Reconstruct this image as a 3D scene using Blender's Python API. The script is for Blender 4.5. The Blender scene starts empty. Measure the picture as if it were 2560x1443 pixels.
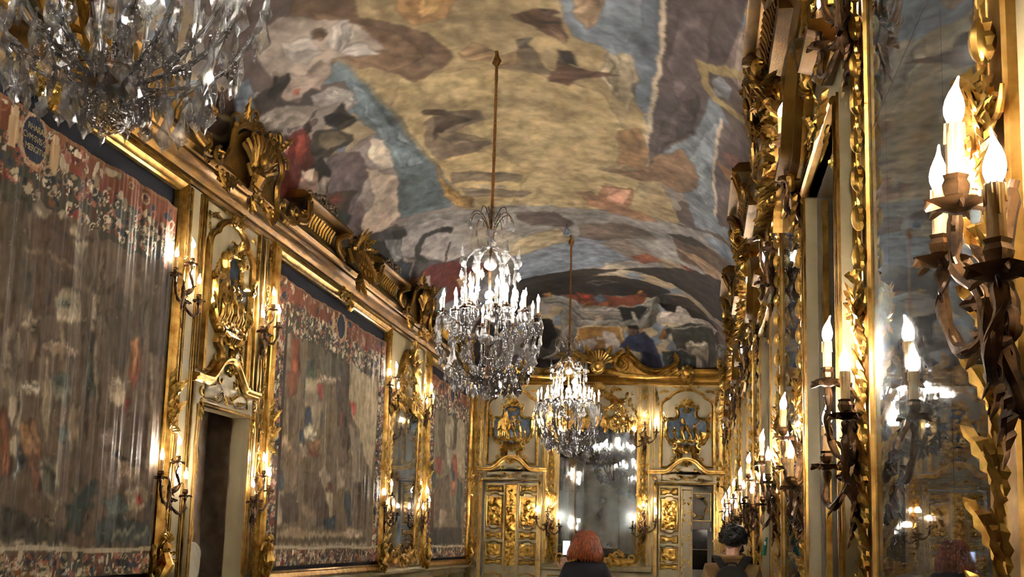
import bpy, math, random
import numpy as np
from mathutils import Matrix, Vector, Euler
PI=math.pi
S=bpy.context.scene
# ---------------------------------------------------------------- camera, world, exposure
cam=bpy.data.objects.new('camera',bpy.data.cameras.new('camera'))
S.collection.objects.link(cam); S.camera=cam
_ya,_pi,_ro=[math.radians(v) for v in (-9.69,8.07,1.58)]
_f=Vector((math.sin(_ya)*math.cos(_pi),math.cos(_ya)*math.cos(_pi),math.sin(_pi)))
_r=Vector((math.cos(_ya),-math.sin(_ya),0)); _u=_r.cross(_f)
_r2=_r*math.cos(_ro)+_u*math.sin(_ro); _u2=-_r*math.sin(_ro)+_u*math.cos(_ro)
cam.matrix_world=Matrix(((_r2.x,_u2.x,-_f.x,0),(_r2.y,_u2.y,-_f.y,0),(_r2.z,_u2.z,-_f.z,1.6),(0,0,0,1)))
cam.data.sensor_width=36; cam.data.lens=2730/2560*36; cam.data.shift_y=239.5/2560
cam.data.clip_start=.05; cam.data.clip_end=100
w=bpy.data.worlds.new('world'); S.world=w; w.use_nodes=True
w.node_tree.nodes['Background'].inputs[0].default_value=(.010,.012,.02,1)
w.node_tree.nodes['Background'].inputs[1].default_value=1.0
S.view_settings.view_transform='Standard'; S.view_settings.look='None'
S.view_settings.gamma=1; S.view_settings.use_curve_mapping=False
S.view_settings.exposure=1.65
BULB=160.0            # radiance of every candle bulb
cy=S.cycles
cy.max_bounces=9; cy.diffuse_bounces=3; cy.glossy_bounces=4; cy.transmission_bounces=8; cy.transparent_max_bounces=48
cy.sample_clamp_indirect=4; cy.sample_clamp_direct=0; cy.blur_glossy=.6
cy.caustics_reflective=False; cy.caustics_refractive=False
cy.use_denoising=True; cy.use_adaptive_sampling=True; cy.adaptive_threshold=.03
# ---------------------------------------------------------------- dimensions (metres)
XL,XR,YB,YN=-4.762,.638,22.68,-1.7
XC=(XL+XR)/2; HW=2.7; ZS=5.2; HC=1.43; YE=YB-HW
# ---------------------------------------------------------------- materials
def srgb(h):
    c=[int(h[i:i+2],16)/255 for i in (0,2,4)]
    return tuple(x/12.92 if x<=.04045 else ((x+.055)/1.055)**2.4 for x in c)
def newmat(name):
    m=bpy.data.materials.new(name); m.use_nodes=True
    nt=m.node_tree; return m,nt,nt.nodes['Principled BSDF']
def node(nt,t,**k):
    n=nt.nodes.new(t)
    for a,b in k.items():
        if a.startswith('i_'): n.inputs[a[2:].replace('_',' ')].default_value=b
        else: setattr(n,a,b)
    return n
def noisy(name,c1,c2,rough=(.4,.6),metal=0,scale=8,bump=.2,bscale=60,bdist=.002,detail=4,stretch=None,coat=0,spec=.5,pos=(.35,.65)):
    """two-colour noise material with fine bump"""
    m,nt,b=newmat(name); L=nt.links
    tc=node(nt,'ShaderNodeTexCoord'); mp=node(nt,'ShaderNodeMapping'); L.new(tc.outputs['Object'],mp.inputs[0])
    if stretch: mp.inputs['Scale'].default_value=stretch
    n=node(nt,'ShaderNodeTexNoise'); n.inputs['Scale'].default_value=scale; n.inputs['Detail'].default_value=detail
    L.new(mp.outputs[0],n.inputs['Vector'])
    r=node(nt,'ShaderNodeValToRGB'); r.color_ramp.elements[0].position=pos[0]; r.color_ramp.elements[1].position=pos[1]
    r.color_ramp.elements[0].color=(*srgb(c1),1); r.color_ramp.elements[1].color=(*srgb(c2),1)
    L.new(n.outputs['Fac'],r.inputs[0]); L.new(r.outputs[0],b.inputs['Base Color'])
    mr=node(nt,'ShaderNodeMapRange'); mr.inputs['To Min'].default_value=rough[0]; mr.inputs['To Max'].default_value=rough[1]
    L.new(n.outputs['Fac'],mr.inputs[0]); L.new(mr.outputs[0],b.inputs['Roughness'])
    b.inputs['Metallic'].default_value=metal; b.inputs['Coat Weight'].default_value=coat; b.inputs['Specular IOR Level'].default_value=spec
    if bump:
        n2=node(nt,'ShaderNodeTexNoise'); n2.inputs['Scale'].default_value=bscale; n2.inputs['Detail'].default_value=3
        L.new(mp.outputs[0],n2.inputs['Vector'])
        bp=node(nt,'ShaderNodeBump'); bp.inputs['Strength'].default_value=bump; bp.inputs['Distance'].default_value=bdist
        L.new(n2.outputs['Fac'],bp.inputs['Height']); L.new(bp.outputs[0],b.inputs['Normal'])
    return m
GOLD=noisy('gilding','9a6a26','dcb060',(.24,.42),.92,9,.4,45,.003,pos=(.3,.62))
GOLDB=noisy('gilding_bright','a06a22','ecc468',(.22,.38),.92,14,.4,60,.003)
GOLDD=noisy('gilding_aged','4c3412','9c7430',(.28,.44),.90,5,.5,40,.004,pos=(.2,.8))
BRONZE=noisy('gilt_bronze','33241a','7a5a3a',(.32,.52),.75,14,.5,80,.003)
CREAM=noisy('panelling_cream','9a8a68','b5a683',(.35,.5),0,3,.15,30,.001,spec=.5,stretch=(1,1,.25))
CREAMD=noisy('panelling_grey','6c6254','837766',(.4,.55),0,3,.15,30,.001,stretch=(1,1,.25))
NAVY=noisy('navy_cloth','0b0f1c','141a2c',(.8,.95),0,8,.3,200,.001)
LAPIS=noisy('lapis_marble','16283c','3a5670',(.25,.4),0,14,0,detail=8,pos=(.4,.7))
STONE=noisy('floor_marble','4a3c30','7d6a54',(.15,.3),0,2,.1,30,.001)
DOORD=noisy('dark_door_paint','7c685a','b09a86',(.3,.45),0,4,.1,30,.001)
WAXC=noisy('candle_cream','d8b077','e8c894',(.5,.65),0,20,.2,50,.002)
WAXW=noisy('candle_white','d9d6cc','efece2',(.4,.5),0,20,0)
ROPE=noisy('rod_sleeve','6b4218','a06a28',(.6,.8),0,60,.6,140,.003)
BLACK=noisy('black_fabric','08080a','121216',(.75,.9),0,30,.3,200,.001)
NIGHT=noisy('night_pane','020305','060810',(.05,.1),0,2,0)
WHITEP=noisy('white_plastic','cfcbc0','e4e0d6',(.4,.5),0,20,0)
TAN=noisy('tan_jacket_cloth','7a5f3c','967649',(.75,.9),0,9,.5,70,.003)
NAVYJ=noisy('dark_navy_jacket','0a0e16','151a26',(.7,.85),0,9,.4,70,.003)
OFFW=noisy('off_white_cloth','b8ad96','d8cfba',(.7,.85),0,5,.4,30,.004)
SKIN=noisy('skin','c08a74','d6a58e',(.45,.55),0,10,.1,80,.001)
HAIRR=noisy('copper_hair','5a1e08','b0562a',(.35,.5),0,30,.6,90,.004,stretch=(3,3,.4))
HAIRB=noisy('black_hair','060506','1a1718',(.35,.5),0,40,.5,90,.004)
TEAL=noisy('green_cloth','0e5a4a','1a7460',(.7,.8),0,10,.2,60,.002)
DENIM=noisy('dark_trousers','14161c','20242c',(.8,.9),0,10,.2,60,.002)
def mirror_mat():
    m,nt,b=newmat('old_mirror_glass'); L=nt.links
    tc=node(nt,'ShaderNodeTexCoord')
    n=node(nt,'ShaderNodeTexNoise'); n.inputs['Scale'].default_value=3; n.inputs['Detail'].default_value=7; L.new(tc.outputs['Object'],n.inputs['Vector'])
    mp=node(nt,'ShaderNodeMapping'); mp.inputs['Scale'].default_value=(30,30,.8); L.new(tc.outputs['Object'],mp.inputs[0])
    n3=node(nt,'ShaderNodeTexNoise'); n3.inputs['Scale'].default_value=1; n3.inputs['Detail'].default_value=3; L.new(mp.outputs[0],n3.inputs['Vector'])
    r=node(nt,'ShaderNodeValToRGB'); r.color_ramp.elements[0].position=.3; r.color_ramp.elements[1].position=.6
    r.color_ramp.elements[0].color=(.34,.36,.37,1); r.color_ramp.elements[1].color=(.55,.57,.58,1)
    L.new(n.outputs['Fac'],r.inputs[0]); L.new(r.outputs[0],b.inputs['Base Color'])
    b.inputs['Metallic'].default_value=1
    df=node(nt,'ShaderNodeBsdfDiffuse'); df.inputs['Color'].default_value=(.40,.46,.50,1); mxs=node(nt,'ShaderNodeMixShader'); mxs.inputs[0].default_value=.22
    L.new(b.outputs[0],mxs.inputs[1]); L.new(df.outputs[0],mxs.inputs[2]); L.new(mxs.outputs[0],nt.nodes['Material Output'].inputs[0])
    mr=node(nt,'ShaderNodeMapRange'); mr.inputs['From Min'].default_value=.35; mr.inputs['From Max'].default_value=.75
    mr.inputs['To Min'].default_value=.01; mr.inputs['To Max'].default_value=.045
    L.new(n3.outputs['Fac'],mr.inputs[0]); L.new(mr.outputs[0],b.inputs['Roughness'])
    n2=node(nt,'ShaderNodeTexNoise'); n2.inputs['Scale'].default_value=2.2; L.new(tc.outputs['Object'],n2.inputs['Vector'])
    bp=node(nt,'ShaderNodeBump'); bp.inputs['Strength'].default_value=.05; bp.inputs['Distance'].default_value=.006
    L.new(n2.outputs['Fac'],bp.inputs['Height']); L.new(bp.outputs[0],b.inputs['Normal'])
    return m
MIRROR=mirror_mat()
def glass_mat(name='crystal',cut=False):
    m,nt,b=newmat(name); L=nt.links
    nt.nodes.remove(b); out=nt.nodes['Material Output']
    lw=node(nt,'ShaderNodeLayerWeight'); lw.inputs[0].default_value=.5; fr=node(nt,'ShaderNodeMath',operation='POWER'); fr.inputs[1].default_value=2.2; L.new(lw.outputs['Facing'],fr.inputs[0])
    mx=node(nt,'ShaderNodeMixShader'); gl=node(nt,'ShaderNodeBsdfGlossy'); gl.inputs['Roughness'].default_value=.10
    gl.inputs['Color'].default_value=(.95,.97,1,1)
    if cut:
        tcx=node(nt,'ShaderNodeTexCoord'); vo=node(nt,'ShaderNodeTexVoronoi'); vo.inputs['Scale'].default_value=85; L.new(tcx.outputs['Object'],vo.inputs['Vector'])
        bpx=node(nt,'ShaderNodeBump'); bpx.inputs['Strength'].default_value=1; bpx.inputs['Distance'].default_value=.012; L.new(vo.outputs['Distance'],bpx.inputs['Height']); L.new(bpx.outputs[0],gl.inputs['Normal']); L.new(bpx.outputs[0],lw.inputs['Normal'])
    rf=node(nt,'ShaderNodeBsdfRefraction'); rf.inputs['IOR'].default_value=1.35; rf.inputs['Roughness'].default_value=.0; rf.inputs['Color'].default_value=(1,1,1,1)
    tr=node(nt,'ShaderNodeBsdfTransparent'); tr.inputs[0].default_value=(.97,.975,.98,1)
    m2=node(nt,'ShaderNodeMixShader'); m2.inputs[0].default_value=.86
    L.new(rf.outputs[0],m2.inputs[1]); L.new(tr.outputs[0],m2.inputs[2])
    ma=node(nt,'ShaderNodeMath',operation='MULTIPLY_ADD'); ma.inputs[1].default_value=.7; ma.inputs[2].default_value=.23; ma.use_clamp=True
    L.new(fr.outputs[0],ma.inputs[0]); L.new(ma.outputs[0],mx.inputs[0]); L.new(m2.outputs[0],mx.inputs[1]); L.new(gl.outputs[0],mx.inputs[2])
    dfs=node(nt,'ShaderNodeBsdfDiffuse'); dfs.inputs[0].default_value=(.92,.94,.98,1); m3=node(nt,'ShaderNodeMixShader'); m3.inputs[0].default_value=.22; tl=node(nt,'ShaderNodeBsdfTranslucent'); tl.inputs[0].default_value=(.9,.93,.97,1); m4=node(nt,'ShaderNodeMixShader'); L.new(dfs.outputs[0],m4.inputs[1]); L.new(tl.outputs[0],m4.inputs[2])
    L.new(mx.outputs[0],m3.inputs[1]); L.new(m4.outputs[0],m3.inputs[2]); L.new(m3.outputs[0],out.inputs[0]); return m
GLASS=glass_mat(); GLASSC=glass_mat('cut_crystal',True)
def emit(name,c,s,sampling='FRONT'):
    m,nt,b=newmat(name); b.inputs['Base Color'].default_value=(*c,1)
    b.inputs['Emission Color'].default_value=(*c,1); b.inputs['Emission Strength'].default_value=s
    try: m.cycles.emission_sampling=sampling
    except Exception: pass
    return m
BULBM=emit('lit_bulb',(1,.90,.76),BULB)
SCREEN=emit('phone_screen',(.5,.62,.9),.8*1,'NONE')
def paint_mat(name,streak=None,rough=.7,bump=.2,var=.25,fine=30,spec=.3):
    """colour attribute painted on the surface, broken up by brush or weave noise"""
    m,nt,b=newmat(name); L=nt.links
    at=node(nt,'ShaderNodeAttribute'); at.attribute_name='paint'
    tc=node(nt,'ShaderNodeTexCoord'); mp=node(nt,'ShaderNodeMapping'); L.new(tc.outputs['Object'],mp.inputs[0])
    if streak: mp.inputs['Scale'].default_value=streak
    n=node(nt,'ShaderNodeTexNoise'); n.inputs['Scale'].default_value=fine; n.inputs['Detail'].default_value=6; L.new(mp.outputs[0],n.inputs['Vector'])
    mr=node(nt,'ShaderNodeMapRange'); mr.inputs['From Min'].default_value=.3; mr.inputs['From Max'].default_value=.7
    mr.inputs['To Min'].default_value=1-var; mr.inputs['To Max'].default_value=1+var
    L.new(n.outputs['Fac'],mr.inputs[0])
    mu=node(nt,'ShaderNodeVectorMath',operation='SCALE'); L.new(at.outputs['Color'],mu.inputs[0]); L.new(mr.outputs[0],mu.inputs['Scale'])
    L.new(mu.outputs[0],b.inputs['Base Color']); b.inputs['Roughness'].default_value=rough; b.inputs['Specular IOR Level'].default_value=spec
    if bump:
        bp=node(nt,'ShaderNodeBump'); bp.inputs['Strength'].default_value=bump; bp.inputs['Distance'].default_value=.01
        L.new(n.outputs['Fac'],bp.inputs['Height']); L.new(bp.outputs[0],b.inputs['Normal'])
    return m
FRESCOM=paint_mat('fresco',None,.75,.08,.16,7)
TAPM=paint_mat('tapestry_weave',(14,14,1.1),.68,.35,.22,3,.3)
# ---------------------------------------------------------------- objects
COL=S.collection
def tag(o,label=None,cat=None,group=None,kind=None):
    for k,v in (('label',label),('category',cat),('group',group),('kind',kind)):
        if v: o[k]=v
    return o
def empty(name,loc=(0,0,0),rz=0,parent=None):
    o=bpy.data.objects.new(name,None); COL.objects.link(o); o.location=loc; o.rotation_euler=(0,0,rz); o.empty_display_size=.1
    if parent: o.parent=parent
    return o
def inst(name,me,parent=None,loc=(0,0,0),rot=(0,0,0),sc=(1,1,1)):
    o=bpy.data.objects.new(name,me); COL.objects.link(o); o.location=loc; o.rotation_euler=rot; o.scale=sc
    if parent: o.parent=parent
    return o
KIDS={}
def copy_tree(o,parent=None,loc=None,rot=None):
    c=o.copy(); COL.objects.link(c); c.parent=parent
    if loc is not None: c.location=loc
    if rot is not None: c.rotation_euler=rot
    for ch in o.children: copy_tree(ch,c)
    return c
class MB:
    def __init__(s): s.v=[];s.f=[];s.mi=[];s.m=0;s.M=None
    def add(s,vs,fs):
        n=len(s.v)
        if s.M is not None: vs=[tuple(s.M@Vector(v)) for v in vs]
        s.v.extend(vs); s.f.extend([tuple(i+n for i in f) for f in fs]); s.mi.extend([s.m]*len(fs)); return s
    def box(s,x0,x1,y0,y1,z0,z1):
        return s.add([(x,y,z) for x in (x0,x1) for y in (y0,y1) for z in (z0,z1)],
          [(0,1,3,2),(4,6,7,5),(0,4,5,1),(2,3,7,6),(0,2,6,4),(1,5,7,3)])
    def tube(s,P,R,n=6,cap=True,flat=1.0,closed=False):
        """round tube along points P with radii R"""
        P=[Vector(p) for p in P]; N=len(P)
        if not hasattr(R,'__len__'): R=[R]*N
        vs=[];up=None
        for i in range(N):
            if closed: t=P[(i+1)%N]-P[i-1]
            else: t=P[min(i+1,N-1)]-P[max(i-1,0)]
            if t.length<1e-9: t=Vector((0,0,1))
            t.normalize()
            if up is None:
                up=Vector((0,1,0)) if abs(t.y)<.9 else Vector((1,0,0))
            a=t.cross(up)
            if a.length<1e-6: a=t.orthogonal()
            a.normalize(); up=a.cross(t)
            for k in range(n):
                c=2*PI*k/n; vs.append(tuple(P[i]+R[i]*(math.cos(c)*a+math.sin(c)*flat*up)))
        fs=[]
        for i in range(N if closed else N-1):
            j=(i+1)%N
            for k in range(n): l=(k+1)%n; fs.append((i*n+k,i*n+l,j*n+l,j*n+k))
        if cap and not closed: fs+= [tuple(range(n))[::-1],tuple((N-1)*n+k for k in range(n))]
        return s.add(vs,fs)
    def lathe(s,prof,n=12,o=(0,0,0),ax='z',lobes=0,la=0):
        """profile of (radius, height)"""
        vs=[];m=len(prof)
        for r,h in prof:
            for k in range(n):
                a=2*PI*k/n; rr=r*(1+la*math.cos(lobes*a))
                p=(rr*math.cos(a),rr*math.sin(a),h) if ax=='z' else (rr*math.cos(a),-h,rr*math.sin(a))
                vs.append((p[0]+o[0],p[1]+o[1],p[2]+o[2]))
        fs=[(i*n+k,i*n+(k+1)%n,(i+1)*n+(k+1)%n,(i+1)*n+k) for i in range(m-1) for k in range(n)]
        fs+=[tuple(range(n))[::-1],tuple((m-1)*n+k for k in range(n))]
        return s.add(vs,fs)
    def sweep(s,pts,prof,closed=False):
        """moulding: path in the wall plane (x,z), profile of (offset to the left of travel, depth out of the wall); mitred"""
        N=len(pts);vs=[];m=len(prof)
        for i in range(N):
            p=pts[i]
            a=pts[i-1] if (closed or i>0) else None; b=pts[(i+1)%N] if (closed or i<N-1) else None
            def nr(q0,q1):
                dx,dz=q1[0]-q0[0],q1[1]-q0[1]; l=math.hypot(dx,dz) or 1; return (-dz/l,dx/l)
            if a is None: n=nr(p,b)
            elif b is None: n=nr(a,p)
            else:
                n1=nr(a,p);n2=nr(p,b); d=1+n1[0]*n2[0]+n1[1]*n2[1]; d=max(d,.35); n=((n1[0]+n2[0])/d,(n1[1]+n2[1])/d)
            for o,w in prof: vs.append((p[0]+n[0]*o,-w,p[1]+n[1]*o))
        fs=[]
        for i in range(N if closed else N-1):
            j=(i+1)%N
            for k in range(m-1): fs.append((i*m+k,i*m+k+1,j*m+k+1,j*m+k))
        if not closed: fs+=[tuple(range(m)),tuple((N-1)*m+k for k in range(m))[::-1]]
        return s.add(vs,fs)
    def prism(s,pts,y0,y1,bev=0):
        """polygon in the wall plane between depths y0 (back) and y1 (front, smaller y), optionally bevelled"""
        n=len(pts); cx=sum(p[0] for p in pts)/n; cz=sum(p[1] for p in pts)/n
        vs=[(p[0],y0,p[1]) for p in pts]+[(p[0],y1+bev*.6,p[1]) for p in pts]
        fs=[(i,(i+1)%n,n+(i+1)%n,n+i) for i in range(n)]
        if bev:
            vs+=[(cx+(p[0]-cx)*(1-bev*4),y1,cz+(p[1]-cz)*(1-bev*4)) for p in pts]
            fs+=[(n+i,n+(i+1)%n,2*n+(i+1)%n,2*n+i) for i in range(n)]+[tuple(2*n+i for i in range(n))]
        else: fs.append(tuple(n+i for i in range(n)))
        return s.add(vs,fs)
    def ball(s,c,r,n=6,m=4,sq=(1,1,1)):
        vs=[];
        for i in range(m+1):
            a=PI*i/m
            for k in range(n):
                b=2*PI*k/n; vs.append((c[0]+sq[0]*r*math.sin(a)*math.cos(b),c[1]+sq[1]*r*math.sin(a)*math.sin(b),c[2]+sq[2]*r*math.cos(a)))
        return s.add(vs,[(i*n+k,(i+1)*n+k,(i+1)*n+(k+1)%n,i*n+(k+1)%n) for i in range(m) for k in range(n)])
    def mesh(s,name,mats,smooth=True):
        me=bpy.data.meshes.new(name); me.from_pydata(s.v,[],s.f)
        if not isinstance(mats,(list,tuple)): mats=[mats]
        for m in mats: me.materials.append(m)
        if len(mats)>1: me.polygons.foreach_set('material_index',s.mi)
        if smooth:
            me.polygons.foreach_set('use_smooth',[True]*len(me.polygons))
            if smooth!='all':
                try: me.set_sharp_from_angle(angle=math.radians(29))
                except Exception: pass
        me.update(); return me
    def build(s,name,mats,parent=None,loc=(0,0,0),rot=(0,0,0),smooth=True):
        return inst(name,s.mesh(name,mats,smooth),parent,loc,rot)
def arc(cx,cz,r,a0,a1,n=10,rz=None):
    return [(cx+r*math.cos(math.radians(a0+(a1-a0)*i/n)),cz+(rz or r)*math.sin(math.radians(a0+(a1-a0)*i/n))) for i in range(n+1)]
def smoothp(pts,n=4):
    """catmull-rom through the points"""
    P=[pts[0]]+list(pts)+[pts[-1]];o=[]
    for i in range(1,len(P)-2):
        for k in range(n):
            t=k/n; o.append(tuple(.5*((2*P[i][d])+(-P[i-1][d]+P[i+1][d])*t+(2*P[i-1][d]-5*P[i][d]+4*P[i+1][d]-P[i+2][d])*t*t+(-P[i-1][d]+3*P[i][d]-3*P[i+1][d]+P[i+2][d])*t**3) for d in range(len(pts[0]))))
    o.append(tuple(pts[-1])); return o
# ---- carved ornament (all in the wall plane: x along, z up, out of the wall is -y)
def scroll(mb,x,z,r,a0,turn,w,y=-.02,n=12,tail=None):
    """spiral C-scroll: starts at angle a0 (deg) on radius r and winds in by turn degrees"""
    P=[];R=[]
    for i in range(n+1):
        t=i/n; a=math.radians(a0+turn*t); rr=r*(1-.78*t)
        P.append((x+rr*math.cos(a),y-.5*w*t,z+rr*math.sin(a))); R.append(w*(1-.45*t)*(.5+.5*min(1,t*4)))
    if tail:
        P.insert(0,(tail[0],y,tail[1])); R.insert(0,w*.25)
    mb.tube(P,R,6); mb.ball(P[-1],w*1.1,6,4)
def leaf(mb,x,z,ang,l,wd,y=-.01,curl=.3,bend=0):
    """acanthus leaf with lobed edge and raised rib"""
    n=8;vs=[];a=math.radians(ang)
    for i in range(n+1):
        t=i/n; aa=a+math.radians(bend)*t; 
        hw=wd*.5*math.sin(PI*min(.97,.12+.86*t))**.8*(1.25 if i%2 else .66)
        c=(x+l*t*math.cos(a+math.radians(bend)*t*.5),z+l*t*math.sin(a+math.radians(bend)*t*.5))
        yy=y-l*curl*(t**2)*.8-.012
        nx,nz=-math.sin(aa),math.cos(aa)
        sh=-.25*hw
        vs+= [(c[0]+nx*hw+math.cos(aa)*sh,yy+hw*.35,c[1]+nz*hw+math.sin(aa)*sh),(c[0]+nx*hw*.45,yy-hw*.25,c[1]+nz*hw*.45),(c[0],yy+hw*.1,c[1]),(c[0]-nx*hw*.45,yy-hw*.25,c[1]-nz*hw*.45),(c[0]-nx*hw+math.cos(aa)*sh,yy+hw*.35,c[1]-nz*hw+math.sin(aa)*sh)]
    fs=[(i*5+k,i*5+k+1,i*5+k+6,i*5+k+5) for i in range(n) for k in range(4)]
    mb.add(vs,fs)
def shell(mb,x,z,r,a0=0,a1=180,n=9,y=-.02,d=.06):
    """scallop fan of rounded ribs"""
    for i in range(n):
        a=math.radians(a0+(a1-a0)*(i+.5)/n); hw=r*math.sin(math.radians((a1-a0)/n/2))*.95
        P=[];R=[]
        for t in (0.15,.45,.75,.95,1.03): P.append((x+r*t*math.cos(a),y-d*math.sin(t*PI*.75),z+r*t*math.sin(a))); R.append(hw*t*(1 if t<1 else .6))
        mb.tube(P,R,5)
    mb.ball((x,y-d*.5,z),r*.2,6,4)
def rose(mb,x,z,r,y=-.02,n=5):
    for k in range(n):
        a=2*PI*k/n; mb.ball((x+r*.55*math.cos(a),y,z+r*.55*math.sin(a)),r*.5,5,3,(1,.6,1))
    mb.ball((x,y-r*.3,z),r*.4,5,3)
def cluster(mb,x,z,wd,h,seed,n=16,y=-.02,s=1.0):
    """symmetrical bouquet of scrolls, leaves and flowers"""
    rnd=random.Random(seed)
    for i in range(n):
        u=rnd.uniform(.06,.5)*wd; v=rnd.uniform(-.5,.5)*h; k=rnd.random(); q=s*(.6+.6*rnd.random())
        for sg in (1,-1):
            if k<.42: scroll(mb,x+sg*u,z+v,.085*q,90-sg*rnd.uniform(60,120),sg*rnd.choice((-300,300)),.018*q,y,9)
            elif k<.85: leaf(mb,x+sg*u*.7,z+v,90-sg*rnd.uniform(10,150),.17*q,.08*q,y,.35,sg*-40)
            else: rose(mb,x+sg*u,z+v,.035*q,y-.02)
def palmette(mb,x,z,r,y=-.02,up=1):
    for k in range(-3,4): leaf(mb,x,z,up*90+k*24,r*(1-.08*abs(k)),r*.34,y,.35)
    rose(mb,x,z,r*.2,y-.03)
def relief(w,h,seed,depth=.03,res=.02,style=0):
    """gilded low relief: figures, trees and trophies as raised bumps on a ground"""
    nx,nz=max(6,int(w/res)),max(6,int(h/res)); X,Z=np.meshgrid(np.linspace(-w/2,w/2,nx),np.linspace(0,h,nz)); H=np.zeros_like(X)
    rs=np.random.RandomState(seed)
    for i in range(int(9+w*h*(150 if style==0 else 90))):
        cx=rs.normal(0,w*.26); cz=h*rs.beta(1.3,1.9) if style==0 else rs.uniform(.08,.92)*h
        a=rs.uniform(0,PI); l=rs.uniform(.03,.11)*min(1,w*3.2); t=l*rs.uniform(.25,.6)
        dx,dz=X-cx,Z-cz; p=dx*np.cos(a)+dz*np.sin(a); q=-dx*np.sin(a)+dz*np.cos(a)
        e=(p/l)**2+(q/t)**2; H=np.maximum(H,np.sqrt(np.clip(1-e,0,1))*rs.uniform(.4,1))
    edge=np.minimum(np.minimum(X+w/2,w/2-X),np.minimum(Z,h-Z)); H*=np.clip(edge/.02,0,1)
    H+=.12*rs.rand(*H.shape)*np.clip(edge/.02,0,1)
    mb=MB(); V=[(float(a),float(-b*depth),float(c)) for a,b,c in zip(X.ravel(),H.ravel(),Z.ravel())]
    mb.add(V,[(j*nx+i,j*nx+i+1,(j+1)*nx+i+1,(j+1)*nx+i) for j in range(nz-1) for i in range(nx-1)])
    return mb
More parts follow.
